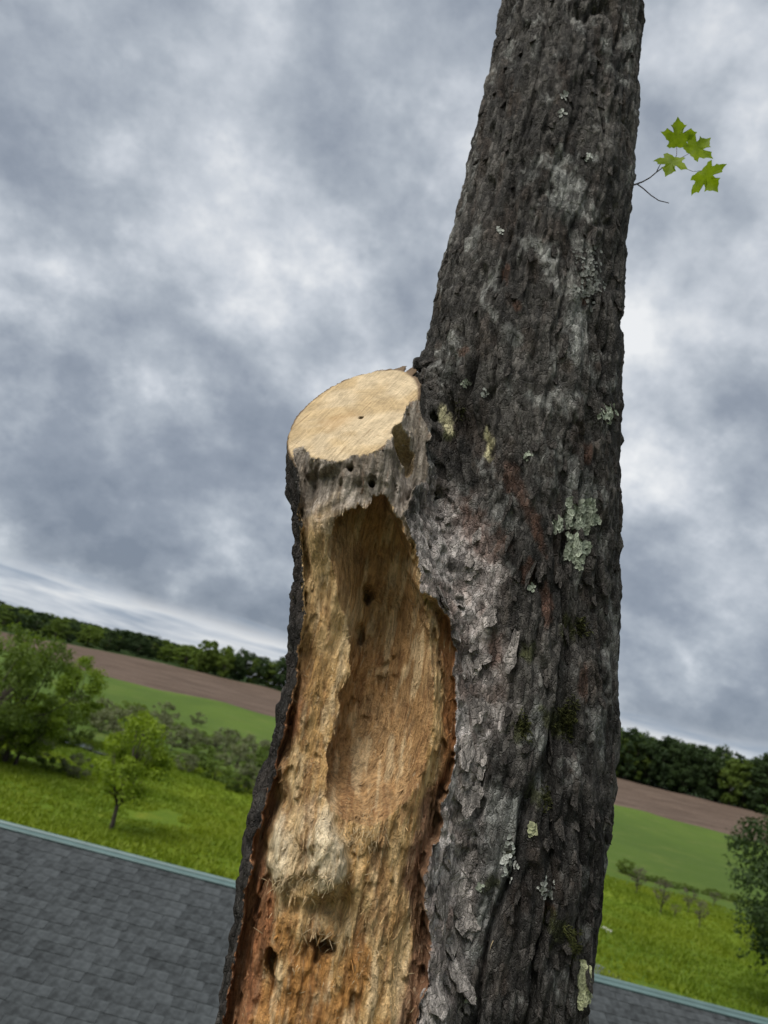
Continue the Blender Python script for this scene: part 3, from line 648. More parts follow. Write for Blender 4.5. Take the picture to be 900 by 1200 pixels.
# ------------------------------------------------------------------ things growing on the bark
def patch_basis(nrm):
    nrm = Vector(nrm).normalized(); t = nrm.orthogonal().normalized(); return t, nrm.cross(t), nrm
def lichen(name, u, v, ru, rv, num, size, mat, label, curl=.5):
    vs, fs, lc = [], [], []
    for _ in range(int(num * .62)):
        a = random.random() * 6.283; q = random.random() ** .62; lim = .75 + .35 * math.sin(3 * a + u) * math.sin(2 * a + v)
        p, nr = hit(u + ru * q * lim * math.cos(a), v + rv * q * lim * math.sin(a))
        if p is None: continue
        t, b, nr = patch_basis(nr); th = random.random() * 6.283; t, b = t * math.cos(th) + b * math.sin(th), b * math.cos(th) - t * math.sin(th)
        nr = (nr + Vector((random.gauss(0, .45), random.gauss(0, .45), random.gauss(0, .45)))).normalized(); s = size * random.uniform(.5, 1.3); k0 = len(vs)
        vs.append(p + nr * .001); m_ = 7; tn = random.uniform(.55, 1.25); lc += [np.array(mat) * tn * .7] + [np.array(mat) * tn] * m_
        for k in range(m_):
            an = 2 * math.pi * k / m_; r = s * random.uniform(.65, 1.15)
            vs.append(p + (t * math.cos(an) + b * math.sin(an)) * r + nr * (.0015 + curl * r * random.uniform(.1, 1.0)))
        for k in range(m_): fs.append((k0, k0 + 1 + k, k0 + 1 + (k + 1) % m_))
    if not fs: return
    me = mesh(name, np.array([list(x) for x in vs]) - TOFF, np.array(fs), M_LICH, True, np.array(lc))
    o = link(name, me, tree); o['kind'] = 'stuff'; o['label'] = label
M_LICH = mat_plain('lichen', (0, 0, 0), .9, .3, 150, attr=True)
ML_G = (.35, .385, .30); ML_W = (.45, .46, .42)
ML_Y = (.41, .42, .25); M_MOSS = mat_plain('moss', (.045, .048, .012), .95, .5, 150)
lichen('lichen', 684, 606, 26, 26, 1100, .0040, ML_G, 'pale green leafy lichen patch on the dark bark')
lichen('lichen', 676, 640, 17, 26, 600, .0040, ML_G, 'pale green leafy lichen patch on the dark bark')
lichen('lichen', 655, 614, 9, 14, 160, .0040, ML_G, 'pale green leafy lichen patch on the dark bark')
lichen('lichen', 641, 1042, 12, 15, 220, .0032, ML_W, 'small white rosette of lichen')
lichen('lichen', 624, 972, 7, 9, 50, .005, ML_Y, 'small yellowish lichen spot')
lichen('lichen', 684, 1150, 9, 34, 500, .0042, ML_Y, 'yellow-green lichen crust at the trunk edge')
lichen('lichen', 713, 483, 12, 14, 160, .004, ML_G, 'grey-green lichen tuft')
lichen('lichen', 690, 330, 24, 46, 300, .0036, (.23, .235, .215), 'grey lichen crust high on the trunk')
lichen('lichen', 596, 1010, 14, 34, 110, .004, ML_W, 'white lichen flecks beside the hollow')
for k in range(10):
    lichen('lichen', random.uniform(545, 715), random.uniform(40, 1180), 6, 7, 22, .0038, random.choice((ML_W, ML_G, ML_W)), 'small pale lichen fleck')
def moss_tuft(u, v, ru, rv, num):
    vs, fs = [], []
    for _ in range(num):
        a = random.random() * 6.283; q = random.random() ** .8 * (.75 + .4 * math.sin(2 * a + u) + .3 * math.sin(5 * a + v)); p, nr = hit(u + ru * q * math.cos(a), v + 1.3 * rv * q * math.sin(a))
        if p is None: continue
        dr = (nr + Vector((random.gauss(0, .6), random.gauss(0, .6), random.gauss(0, .6)))).normalized(); sd = dr.orthogonal().normalized() * .0012
        k0 = len(vs); L = random.uniform(.004, .011); vs += [p - sd, p + sd, p + dr * L]; fs.append((k0, k0 + 1, k0 + 2))
    if fs: o = link('moss', mesh('moss', np.array([list(x) for x in vs]) - TOFF, np.array(fs), M_MOSS), tree); o['kind'] = 'stuff'; o['label'] = 'dark green moss tuft in the bark'
for a in ((664, 843, 20, 16, 900), (671, 1106, 14, 16, 700), (615, 852, 12, 14, 300), (680, 735, 10, 14, 300), (640, 935, 9, 12, 200), (540, 482, 9, 9, 90)): moss_tuft(*a)

# loose bark scales along the right lip of the hollow and over the grey bark
def flake(u, v, wd, ht, mat, lift=.008):
    p, nr = hit(u, v)
    if p is None: return
    fu, fv = flat(p[0], p[2])
    if MASK(np.array([fu]), np.array([fv]))[0] < .008 and fv > 540: return
    nr = soft_n(p); up = (Vector((random.gauss(0, .10), 0, 1)) - nr * nr.z).normalized(); sd = up.cross(nr).normalized()
    m_ = 18; ph = [random.random() * 6.28 for _ in range(4)]; vs, fs, ring = [], [], []
    for k in range(m_):
        a = 2 * math.pi * k / m_
        r = 1 + .18 * math.sin(2 * a + ph[0]) + .14 * math.sin(3 * a + ph[1]) + .10 * math.sin(5 * a + ph[2]) + .10 * math.sin(8 * a + ph[3]) + random.uniform(-.08, .08)
        ring.append((wd * .5 * r * math.cos(a), ht * .5 * r * math.sin(a)))
    curl = random.uniform(.2, 1.0); sk_ = random.uniform(-.4, .4)
    def put(a, b, low):
        q = p + sd * a + up * b; n2 = soft_n(q); base = .5 - b / ht + sk_ * a / wd                    # tucked in at its top, standing off at its foot
        return q + nr * (lift * max(base, -.3) * 1.2 + .012 * curl * (abs(a) / wd) ** 2 * -1 - low * .0045 + random.uniform(-.0006, .0006))
    for low in (0, 1):
        vs.append(put(0, 0, low)); vs += [put(a * .55, b * .55, low) for a, b in ring]; vs += [put(a * (1 - .05 * low), b * (1 - .05 * low), low) for a, b in ring]
    o_ = 2 * m_ + 1
    for k in range(m_):
        k2 = (k + 1) % m_
        for b, fl in ((0, False), (o_, True)):
            f_ = [(b, b + 1 + k, b + 1 + k2), (b + 1 + k, b + 1 + m_ + k, b + 1 + m_ + k2), (b + 1 + k, b + 1 + m_ + k2, b + 1 + k2)]
            fs += [t[::-1] for t in f_] if fl else f_
        a, b, c, e_ = 1 + m_ + k, 1 + m_ + k2, o_ + 1 + m_ + k2, o_ + 1 + m_ + k; fs += [(a, e_, c), (a, c, b)]
    vs = np.array([list(x) for x in vs]) - TOFF; t = random.uniform(.7, 1.15); cl_ = np.array((.33, .295, .27) if mat == 'g' else (.062, .055, .049)) * t
    o = link('bark_flake', mesh('bark_flake', vs, np.array(fs), M_BARK, False, np.tile(cl_, (len(vs), 1))), tree)
for (u, v, w, h_) in ((520, 958, 24, 44), (540, 1040, 30, 40), (516, 1060, 22, 40), (548, 1000, 24, 34), (530, 1100, 30, 44), (505, 1120, 22, 34), (548, 1075, 24, 30), (510, 1165, 26, 40), (540, 1145, 26, 36), (550, 935, 22, 30), (545, 880, 20, 30), (560, 830, 16, 34), (575, 720, 16, 28), (516, 700, 18, 24), (600, 765, 12, 40), (500, 1190, 26, 34)):
    flake(u, v, w * 1.25 * PXM, h_ * 1.2 * PXM, 'g', .011)
for k in range(44):
    flake(random.uniform(495, 575), random.uniform(600, 1190), random.uniform(9, 20) * PXM, random.uniform(12, 26) * PXM, 'g', .005)
for k in range(185):
    v = random.uniform(-40, 1190); lft = np.interp(v, [p[1] for p in left_main], [p[0] for p in left_main]) if v < 430 else 590; rt = np.interp(v, [p[1] for p in right_main], [p[0] for p in right_main])
    flake(random.uniform(lft + 1, rt - 1), v, random.uniform(4, 10) * PXM, random.uniform(10, 34) * PXM, 'd', .007)

# loose wood fibres and splinters
def fibres(name, spots, label, mat):
    mb = MB()
    for (u, v, ru, rv, num, L0, L1, wd, out) in spots:
        for _ in range(num):
            p, nr = hit(random.gauss(u, ru), random.gauss(v, rv))
            if p is None: continue
            dr = (Vector((random.gauss(0, .5), 0, random.choice((-1, 1)) * random.uniform(.5, 1))) + nr * random.uniform(.1, out)).normalized()
            L = random.uniform(L0, L1); bend = Vector((random.gauss(0, .5), -abs(random.gauss(0, .4)), random.gauss(0, .5))) * L * .5
            mb.tube([p - nr * .001, p + dr * L * .5 + bend * .4, p + dr * L + bend], [wd, wd * .8, wd * .2], 4)
    o = mb.build(name, mat, tree)
    o.data.transform(Matrix.Translation(-Vector(TOFF))); o['kind'] = 'stuff'; o['label'] = label
fibres('wood_fibres', [(428, 975, 12, 10, 110, .006, .016, .0004, .6), (382, 1098, 10, 9, 30, .010, .024, .0006, .6), (365, 990, 22, 24, 120, .006, .014, .0005, .3), (375, 1031, 20, 4, 70, .006, .016, .0006, .4), (325, 1037, 6, 5, 30, .006, .016, .0006, .4), (350, 910, 12, 8, 12, .008, .02, .0004, .5), (400, 1130, 50, 40, 90, .006, .014, .0006, .3), (440, 870, 36, 60, 50, .005, .010, .0005, .3), (370, 760, 12, 80, 40, .006, .014, .0005, .25), (400, 613, 14, 5, 24, .006, .012, .0006, .4)],
       'loose pale wood fibres and splinters in the hollow', mat_plain('wood_fibre', (.60, .46, .27), .8, .35, 60))

# split slivers standing off the bare wood
def slivers(num, seed):
    rg = random.Random(seed); vs, fs, cl_ = [], [], []
    while num > 0:
        num -= 1; u, v = rg.uniform(255, 530), rg.triangular(560, 1200, 1080)
        q = Vector(ray(u, v)).normalized(); p, nr, fi, _ = bvh.ray_cast(Vector(CAM), q)
        if p is None or cls[Q[fi][0]] not in (2, 3): continue
        fu, fv = flat(p[0], p[2])
        if MASK(np.array([fu]), np.array([fv]))[0] > -.004: continue
        ax_ = (Vector((.13 + rg.gauss(0, .10), 0, 1)) * rg.choice((-1, 1))); ax_ = (ax_ - nr * ax_.dot(nr)).normalized(); sd = ax_.cross(nr).normalized()
        L = rg.uniform(.006, .020) * (1.2 if v > 1000 else 1); w = rg.uniform(.0007, .0024); lf = rg.uniform(0, .0018) if rg.random() < .85 else rg.uniform(.002, .005); k0 = len(vs); t = .0008
        prof = [(0, w * .5, -.001), (.35, w, lf * .25), (.75, w * .75, lf * .7), (1.0, w * .12, lf)]
        bend = rg.gauss(0, .0016)
        for f, ww, h in prof:
            c = p + ax_ * (L * f) + nr * h + sd * (bend * f * f * 2); vs += [c - sd * ww, c + nr * t, c + sd * ww]
        for i in range(3):
            a = k0 + 3 * i; fs += [(a, a + 1, a + 4, a + 3), (a + 1, a + 2, a + 5, a + 4)]
        c = ALLC[Q[fi][0]] * rg.uniform(.72, 1.25); cl_ += [c] * 12
    o = link('wood_slivers', mesh('wood_slivers', np.array([list(x) for x in vs]) - TOFF, np.array(fs), M_WOOD, False, np.array(cl_)), tree); o['kind'] = 'stuff'; o['label'] = 'thin split slivers standing off the bare wood'
slivers(900, 3)

# maple sprig
M_TWIG = mat_plain('twig_bark', (.06, .045, .04), .7, .3, 200)
def mat_maple():
    m, n = new_mat('maple_leaf'); co = n.add('ShaderNodeTexCoord').outputs['Object']
    k = n.noise(co, 45, 4, .6)
    cl = n.mix(n.mapr(k, .3, .7), (.16, .22, .010, 1), (.25, .32, .016, 1))
    df = n.add('ShaderNodeBsdfPrincipled', {'Base Color': cl, 'Roughness': .5, 'Specular IOR Level': .3})
    tr = n.add('ShaderNodeBsdfTranslucent', {0: n.mix(1.0, cl, (1.9, 2.0, .7, 1), 'MULTIPLY')})
    finish(n, n.add('ShaderNodeMixShader', {0: .62, 1: df.outputs[0], 2: tr.outputs[0]}).outputs[0]); return m
M_MAPLE = mat_maple()
half = [(0, 0), (.10, -.05), (.22, -.03), (.30, -.07), (.44, 0), (.37, .08), (.335, .16), (.40, .21), (.47, .22), (.52, .31), (.58, .37), (.70, .50), (.58, .50), (.50, .55), (.46, .62), (.37, .55), (.28, .505), (.19, .47), (.20, .57), (.225, .66), (.31, .73), (.215, .745), (.17, .82), (.09, .88), (0, 1.05)]
def make_leaf(sprig, base, tip, scale, roll, cup, origin, skew=1.0):
    base = Vector(base); y = (Vector(tip) - base).normalized(); view = (Vector(CAM) - base).normalized()
    z = (view - y * view.dot(y)).normalized(); x = y.cross(z); z, x = z * math.cos(roll) + x * math.sin(roll), x * math.cos(roll) - z * math.sin(roll)
    pts = half + [(-a * skew, b) for a, b in half[-2:0:-1]]
    vs = [(0, .36, 0)] + [(a, b, 0) for a, b in pts]; inner = [(a * .55, .36 + (b - .36) * .55, 0) for a, b in pts]
    vs += inner; n_ = len(pts); out = []
    for a, b, c in vs:
        a *= random.uniform(.97, 1.03); c = cup * (abs(a) * .55 - .5 * a * a) - .35 * cup * b * b + .03 * math.sin(9 * a + 7 * b)
        out.append(base + (x * a + y * b + z * c) * scale - Vector(origin))
    fs = []
    for k in range(n_):
        k2 = (k + 1) % n_; fs += [(1 + k, 1 + k2, 1 + n_ + k2, 1 + n_ + k), (0, 1 + n_ + k, 1 + n_ + k2)]
    me = bpy.data.meshes.new('leaf'); me.from_pydata([tuple(v) for v in out], [], fs); me.update(); me.materials.append(M_MAPLE)
    me.polygons.foreach_set('use_smooth', np.full(len(me.polygons), True))
    return link('leaf', me, sprig)
YT = 1.56
tw = lambda u, v, dy=0: tuple(at_y(u, v, YT + dy))
mb = MB(); mb.tube([tw(725, 222, .02), tw(745, 216), tw(753, 213), tw(762, 208), tw(769, 202), tw(776, 197), tw(786, 192)], [.0022, .0020, .0017, .0016, .0014, .0013, .0010], 8)
mb.tube([tw(747, 216), tw(754, 221, -.01), tw(763, 229, -.02), tw(772, 235, -.02), tw(784, 238, -.02)], [.0016, .0014, .0012, .0012, .0009], 8)
mb.tube([tw(769, 202), tw(772, 196, -.01), tw(777, 187, -.01)], [.0012, .0010, .0007], 6)
twig = mb.build('twig', M_TWIG, tree); twig.data.transform(Matrix.Translation(-Vector(TOFF)))
M_STALK = mat_plain('leaf_stalk', (.13, .08, .05), .6, .2, 100)
for a in ([(790, 190), (793, 181), (793, 171)], [(786, 192), (794, 187), (802, 183), (809, 179)], [(786, 192), (800, 196), (812, 201), (823, 200)], [(776, 197), (782, 192), (790, 184)]):
    mb = MB(); mb.tube([tw(*p, -.005 * i) for i, p in enumerate(a)], [.0009, .0007, .0006, .0006][:len(a)], 6)
    pt = mb.build('leaf_stalk', M_STALK, twig); pt.data.transform(Matrix.Translation(-Vector(TOFF)))
Lm = YT / F_PX
make_leaf(twig, tw(793, 172, -.01), tw(797, 128, -.05), 39 * Lm, .35, .5, TOFF, .9)
make_leaf(twig, tw(808, 180, -.015), tw(836, 158, -.03), 39 * Lm, -.25, .35, TOFF, .9)
make_leaf(twig, tw(790, 184, -.02), tw(776, 214, -.03), 36 * Lm, .15, .3, TOFF)
make_leaf(twig, tw(822, 200, -.02), tw(846, 232, -.04), 41 * Lm, .1, .3, TOFF)

# ------------------------------------------------------------------ terrain
def az_f(x, y): return np.arctan2(x, np.maximum(y, 1e-6) if np.isscalar(y) else y)
def terrain(x, y):
    x = np.asarray(x, float); y = np.asarray(y, float)
    d_ = np.hypot(x, y); az = np.degrees(np.arctan2(x, y)); k = .52 + .48 * sstep(-30, -6, az)
    rise = np.interp(d_, [0, 90, 150, 220, 280, 330, 420, 900, 3000], [0, 0, .7, 3.0, 6.6, 10.6, 13.2, 15, 10])
    rise = np.where(d_ > 90, rise * np.where(d_ > 220, k + (1 - k) * np.clip(1 - (d_ - 220) / 60, 0, 1), 1), rise)
    hill = 9 * np.exp(-((d_ - 720) / 200) ** 2) * sstep(4, -16, az)
    low = .5 * fbm(x / 26, y / 26, 501, 3) * sstep(6, 30, d_) + .12 * fbm(x / 6, y / 6, 511, 3) * sstep(6, 20, d_)
    return rise + hill + low
def tz(x, y): return float(terrain(np.array([x]), np.array([y]))[0])
rad = np.concatenate([[0, 4, 8, 12], np.geomspace(15, 420, 150), np.geomspace(450, 6000, 26)])
azs = np.concatenate([np.arange(-180, -44, 6.0), np.arange(-44, 44, .5), np.arange(44, 180, 6.0)])
zone_edges = {'meadow': (0, 74), 'pasture': (74, 218), 'ploughed_field': (218, 330), 'woodland_floor': (330, 9999)}
jit = lambda a, s, amp: amp * fbm(a / 14.0 + s, a * 0 + s, 520 + s, 3)
def grid_zone(nm, r0, r1, mat):
    edge = {74: 6, 218: 1.6, 330: 3}
    rs = np.concatenate([[r0], rad[(rad > r0 * 1.01) & (rad < r1 * .99)], [min(r1, 6000)]])
    Vv = []
    for i, r in enumerate(rs):
        rr = np.full_like(azs, r)
        for e, amp in edge.items():
            rr = rr + jit(azs, e, amp) * math.exp(-((r - e) / (4 + .06 * e)) ** 2)
        x = rr * np.sin(np.radians(azs)); y = rr * np.cos(np.radians(azs)); Vv.append(np.stack([x, y, terrain(x, y)], 1))
    Vv = np.array(Vv); na = len(azs); nr_ = len(rs); i, k = np.meshgrid(np.arange(nr_ - 1), np.arange(na), indexing='ij'); k2 = (k + 1) % na
    Fc = np.stack([i * na + k, (i + 1) * na + k, (i + 1) * na + k2, i * na + k2], -1).reshape(-1, 4)[:, ::-1]
    o = link(nm, mesh(nm, Vv.reshape(-1, 3), Fc, mat)); tag(o, kind='structure'); return o
def mat_grass(name, c1, c2, c3, s1=.05, s2=.6):
    m, n = new_mat(name); co = n.add('ShaderNodeTexCoord').outputs['Object']
    a = n.noise(n.mapping(co, scale=(1, .55, 1)), s1, 6, .6, .5); b = n.noise(co, s2, 5, .65); c = n.noise(co, 9, 4, .7)
    cl = n.mix(n.mapr(a, .36, .64), (*c1, 1), (*c2, 1)); cl = n.mix(n.mapr(b, .5, .74, 0, .75), cl, (*c3, 1))
    f = n.mapr(c, .3, .7, .72, 1.28); cl = n.mix(1.0, cl, n.add('ShaderNodeCombineXYZ', {0: f, 1: f, 2: f}).outputs[0], 'MULTIPLY')
    p = n.add('ShaderNodeBsdfPrincipled', {'Base Color': cl, 'Roughness': .9, 'Specular IOR Level': .1, 'Normal': bump(n, n.math('ADD', b, c), .8, .15)})
    finish(n, p.outputs[0]); return m
def mat_plough():
    m, n = new_mat('ploughed_soil'); co = n.add('ShaderNodeTexCoord').outputs['Object']
    a = n.noise(n.mapping(co, scale=(.25, 1, 1), rot=(0, 0, .06)), .22, 5, .6); b = n.noise(co, 1.2, 4, .7)
    cl = n.mix(n.mapr(a, .35, .65), (.088, .062, .046, 1), (.128, .092, .070, 1)); f = n.mapr(b, .3, .7, .8, 1.2)
    cl = n.mix(1.0, cl, n.add('ShaderNodeCombineXYZ', {0: f, 1: f, 2: f}).outputs[0], 'MULTIPLY')
    p = n.add('ShaderNodeBsdfPrincipled', {'Base Color': cl, 'Roughness': .95, 'Specular IOR Level': .1, 'Normal': bump(n, n.math('ADD', a, b), .7, .3)})
    finish(n, p.outputs[0]); return m
M_MEADOW = mat_grass('meadow_grass', (.085, .140, .012), (.150, .210, .016), (.19, .21, .022), .06, .5)
M_PAST = mat_grass('pasture_grass', (.068, .112, .020), (.092, .142, .024), (.120, .150, .036), .02, .16)
M_FLOOR = mat_grass('woodland_ground', (.018, .035, .008), (.028, .05, .010), (.035, .045, .012))
grid_zone('bounce_ground', 0, 17, mat_grass('neutral_bounce', (.16, .145, .125), (.21, .19, .165), (.12, .12, .07))); grid_zone('meadow', 17, 74, M_MEADOW); grid_zone('pasture', 74, 218, M_PAST); grid_zone('ploughed_field', 218, 330, mat_plough()); grid_zone('woodland_floor', 330, 9999, M_FLOOR)  # innermost ring: unseen grey-brown ground added to cut green bounce onto the wood

def mat_water():
    m, n = new_mat('water'); co = n.add('ShaderNodeTexCoord').outputs['Object']
    p = n.add('ShaderNodeBsdfPrincipled', {'Base Color': (.05, .055, .05, 1), 'Roughness': .08, 'IOR': 1.33, 'Specular IOR Level': 1.0, 'Normal': bump(n, n.noise(co, 3, 3, .5), .1, .05)})
    finish(n, p.outputs[0]); return m
M_WATER = mat_water()
def pond(cx, cy, rx, ry, rot, z=None):
    pts = []
    for k in range(48):
        a = 2 * math.pi * k / 48; r = 1 + .22 * math.sin(3 * a + cx) + .12 * math.sin(7 * a)
        x, y = rx * r * math.cos(a), ry * r * math.sin(a); pts.append((cx + x * math.cos(rot) - y * math.sin(rot), cy + x * math.sin(rot) + y * math.cos(rot)))
    z = sorted(tz(a, b) for a, b in pts)[36] + .03
    vs = [(cx, cy, z)] + [(a, b, z) for a, b in pts]; fs = [(0, 1 + k, 1 + (k + 1) % 48) for k in range(48)]
    o = link('pond', mesh('pond', np.array(vs), np.array(fs), M_WATER)); tag(o, kind='structure')
def gpoint(u, v):
    """ground point seen at a photograph pixel"""
    q = ray(u, v); lo_, hi_ = 5.0, 1500.0
    t = np.geomspace(8, 1500, 900); P = CAM + q[None] * t[:, None]
    b = np.nonzero(P[:, 2] < terrain(P[:, 0], P[:, 1]))[0]
    return P[b[0]] if len(b) else CAM + q * 900
p1 = gpoint(97, 873); pond(p1[0], p1[1], 1.3, 3.4, .1); p1 = gpoint(124, 885); pond(p1[0], p1[1], 2.0, .7, .1)
p1 = gpoint(700, 1138); pond(p1[0] - .3, p1[1] - .3, .8, 1.9, .5)

# ------------------------------------------------------------------ trees and shrubs of the countryside
def crown_mesh(name, H, rx, base, n_clump, per, leaf, seed, mat, fill=.55, droop=.25):
    rg = np.random.default_rng(seed); cs_ = []
    while len(cs_) < n_clump:
        p = rg.normal(size=3); p /= np.linalg.norm(p); p *= rg.uniform(fill, 1.0) ** .6
        a = math.atan2(p[1], p[0]); lump = 1 + .22 * math.sin(2 * a + seed) + .15 * math.sin(3 * a + 2.2 * p[2] * 2 + seed * 1.7)
        zc_ = base + (H - base) * (.5 + .5 * p[2]); prof = 1.0 if p[2] < 0 else 1.0
        cs_.append((p[0] * rx * lump * prof, p[1] * rx * lump * prof, zc_, rg.uniform(.55, 1.25)))
    cs_ = np.array(cs_); cr_ = rx * .30 * (H / (2.4 * rx)) ** .3
    P = np.repeat(cs_, per, 0); off = rg.normal(size=(len(P), 3)); off /= np.linalg.norm(off, axis=1, keepdims=True); off *= (rg.random((len(P), 1)) ** .45) * cr_ * P[:, 3:4]; off[:, 2] *= .7
    Cn = P[:, :3] + off; m_ = len(Cn)
    nn = off / (np.linalg.norm(off, axis=1, keepdims=True) + 1e-6) * .9 + rg.normal(size=(m_, 3)) * .6 + np.array([0, 0, .45]); nn /= np.linalg.norm(nn, axis=1, keepdims=True)
    t = np.cross(nn, rg.normal(size=(m_, 3))); t /= np.linalg.norm(t, axis=1, keepdims=True) + 1e-9; b = np.cross(nn, t); s = leaf * rg.uniform(.55, 1.3, (m_, 1))
    Vv = np.stack([Cn - t * s * .9, Cn - b * s * .45 + nn * s * .12, Cn + t * s * .9, Cn + b * s * .45 + nn * s * .12], 1).reshape(-1, 3)
    me = mesh(name, Vv, np.arange(4 * m_).reshape(-1, 4), mat, False)
    at = me.attributes.new('rnd', 'FLOAT', 'POINT'); rv = np.repeat(np.clip(.5 * np.repeat(rg.random(n_clump), per) + .5 * rg.random(m_), 0, 1), 4).astype(np.float32); at.data.foreach_set('value', rv)
    return me, cs_
def trunk_mesh(name, H, base, r, cs_, seed, mat, limbs=10):
    rg = random.Random(seed); mb = MB(); top = base + (H - base) * .62
    pts = [(rg.gauss(0, .02) * H * i / 6, rg.gauss(0, .02) * H * i / 6, -.25 + (top + .25) * i / 6) for i in range(7)]
    mb.tube(pts, [r * (1.25 if i == 0 else 1 - .12 * i) for i in range(7)], 7)
    for c in cs_[:limbs]:
        k = rg.randint(2, 5); p = Vector(pts[k]); q = Vector(c[:3]); mb.tube([p, p.lerp(q, .5) + Vector((0, 0, -.04 * H)), q], [r * .42, r * .26, r * .08], 5)
    me = bpy.data.meshes.new(name); me.from_pydata([tuple(v) for v in mb.v], [], mb.f); me.update(); me.materials.append(mat); me.polygons.foreach_set('use_smooth', np.full(len(me.polygons), True)); return me
M_TRUNK = mat_plain('tree_trunk', (.055, .045, .036), .9, .4, 14)
LF = {'bright': mat_leaf('leaf_bright', (.105, .165, .014), (.22, .29, .022), .45), 'mid': mat_leaf('leaf_mid', (.066, .105, .020), (.145, .20, .034), .45), 'dark': mat_leaf('leaf_dark', (.018, .036, .012), (.042, .072, .018), .3),
      'sage': mat_leaf('leaf_sage', (.095, .110, .055), (.18, .195, .105), .35), 'bare': mat_leaf('leaf_bare', (.085, .080, .050), (.14, .13, .085), .2)}
PROTO = {}
def proto(key, *a, trunk_r=.12, limbs=10, **k):
    H, rx, base, nc, per, leaf, seed, mt = a
    cm_, cs_ = crown_mesh('crown', H, rx, base, nc, per, leaf, seed, LF[mt], **k); PROTO[key] = (cm_, trunk_mesh('trunk', H, base, trunk_r, cs_, seed, M_TRUNK, limbs), H)
for s in range(3):
    proto(('wood', s), 16, 4.6, .2, 60, 60, .50, 600 + s, 'dark', trunk_r=.25)
    proto(('woodm', s), 15, 4.8, .2, 60, 60, .50, 610 + s, 'mid', trunk_r=.25)
    proto(('shrub', s), 2.6, 1.6, .15, 42, 60, .11, 620 + s, 'sage', trunk_r=.05)
    proto(('gshrub', s), 2.6, 1.7, .1, 42, 60, .13, 630 + s, 'mid', trunk_r=.05)
proto('meadow_tree', 5.6, 1.75, 1.3, 60, 110, .11, 641, 'bright', trunk_r=.13, limbs=16)
proto('bright_tree', 7.5, 2.2, 1.2, 60, 110, .14, 642, 'bright', trunk_r=.14, limbs=14)
proto('big_tree', 9.2, 3.5, 1.0, 74, 95, .16, 643, 'mid', trunk_r=.22, limbs=14)
proto('edge_tree', 11.0, 3.3, .8, 150, 130, .13, 644, 'dark', trunk_r=.22, limbs=16)
proto('bare_shrub', 2.6, .75, .8, 22, 40, .06, 645, 'bare', trunk_r=.045, limbs=18)
def plant(name, key, x, y, label, cat, group=None, s=1.0, sx=1.0, rz=None):
    cm_, tm_, H = PROTO[key]; r = empty(name, (x, y, tz(x, y) - .05)); r.rotation_euler.z = random.random() * 6.28 if rz is None else rz; r.scale = (s * sx, s * sx, s)
    link('crown', cm_, r); link('trunk', tm_, r); tag(r, label, cat, group); return r
def plant_px(name, key, u, v, *a, dd=0, **k):
    p = gpoint(u, v); q = 1 + dd / math.hypot(p[0], p[1]); return plant(name, key, p[0] * q, p[1] * q, *a, **k)
plant_px('young_tree', 'meadow_tree', 129, 974, 'small bright green tree with a bare lower trunk standing alone in the meadow', 'tree', s=1.0)
plant_px('leafy_tree', 'bright_tree', 74, 868, 'tall yellow-green tree beside the pond shrubs', 'tree', s=1.02, sx=1.0)
plant_px('leafy_tree', 'bright_tree', 150, 905, 'slim yellow-green tree rising just behind the lone meadow tree', 'tree', s=.62, sx=.8, dd=5)
plant_px('broad_tree', 'big_tree', 2, 900, 'broad dark green tree next to the yellow-green tree at the meadow edge', 'tree', s=.92, sx=.8, dd=2)
plant_px('broad_tree', 'big_tree', -55, 905, 'broad green tree past the dark green one at the meadow edge', 'tree', s=.95, dd=4)
plant_px('leafy_tree', 'bright_tree', 20, 890, 'low bushy green tree in front of the broad dark tree', 'tree', s=.62, sx=1.5, dd=-3)
e = gpoint(905, 1190); plant('roadside_tree', 'edge_tree', e[0] + 1.95, e[1], 'dense dark green tree beyond the roof near the pond', 'tree', s=.98, rz=1.0)
sh = [(30, 893, 's', .62), (-5, 890, 's', .75), (85, 912, 's', .5), (60, 905, 'g', .4), (118, 858, 's', .8), (130, 862, 's', .9), (165, 870, 'g', .8), (180, 862, 's', .9), (178, 895, 's', .55), (200, 880, 's', .9), (216, 905, 's', .55), (222, 880, 's', .8), (250, 915, 'g', .7), (250, 890, 's', .9), (275, 905, 's', .9), (290, 930, 's', .75), (275, 928, 'g', .55), (300, 915, 'g', .9), (235, 893, 'g', .7), (150, 845, 'g', .9), (190, 848, 's', 1.0), (210, 862, 'g', .6), (232, 868, 'gd', .5), (245, 872, 'gd', .45), (100, 850, 'g', .9), (75, 872, 'g', .9), (45, 872, 'g', 1.0), (20, 868, 's', .9), (265, 880, 's', .9), (285, 893, 's', 1.0), (305, 900, 's', 1.0), (320, 905, 'g', 1.0), (330, 925, 's', .8), (345, 930, 's', .9), (270, 868, 'g', .6), (310, 885, 'g', .5), (140, 880, 's', .6), (160, 855, 's', .9), (230, 850, 's', .7), (120, 842, 's', .8), (90, 838, 's', .8), (-30, 880, 's', 1.0), (-60, 875, 'g', 1.0), (205, 896, 'g', .45)]
for i, (u, v, k, s) in enumerate(sh):
    if k == 's': plant_px('willow_shrub', ('shrub', i % 3), u, v, 'rounded grey-green shrub in the thicket by the pond', 'shrub', 'grey-green shrubs of the thicket', s=s * 1.15, sx=random.uniform(.9, 1.3))
    else: plant_px('green_shrub', ('gshrub', i % 3), u, v, 'rounded dark green bush in the thicket by the pond', 'shrub', 'dark green bushes of the thicket', s=s * 1.1, sx=random.uniform(.9, 1.3))
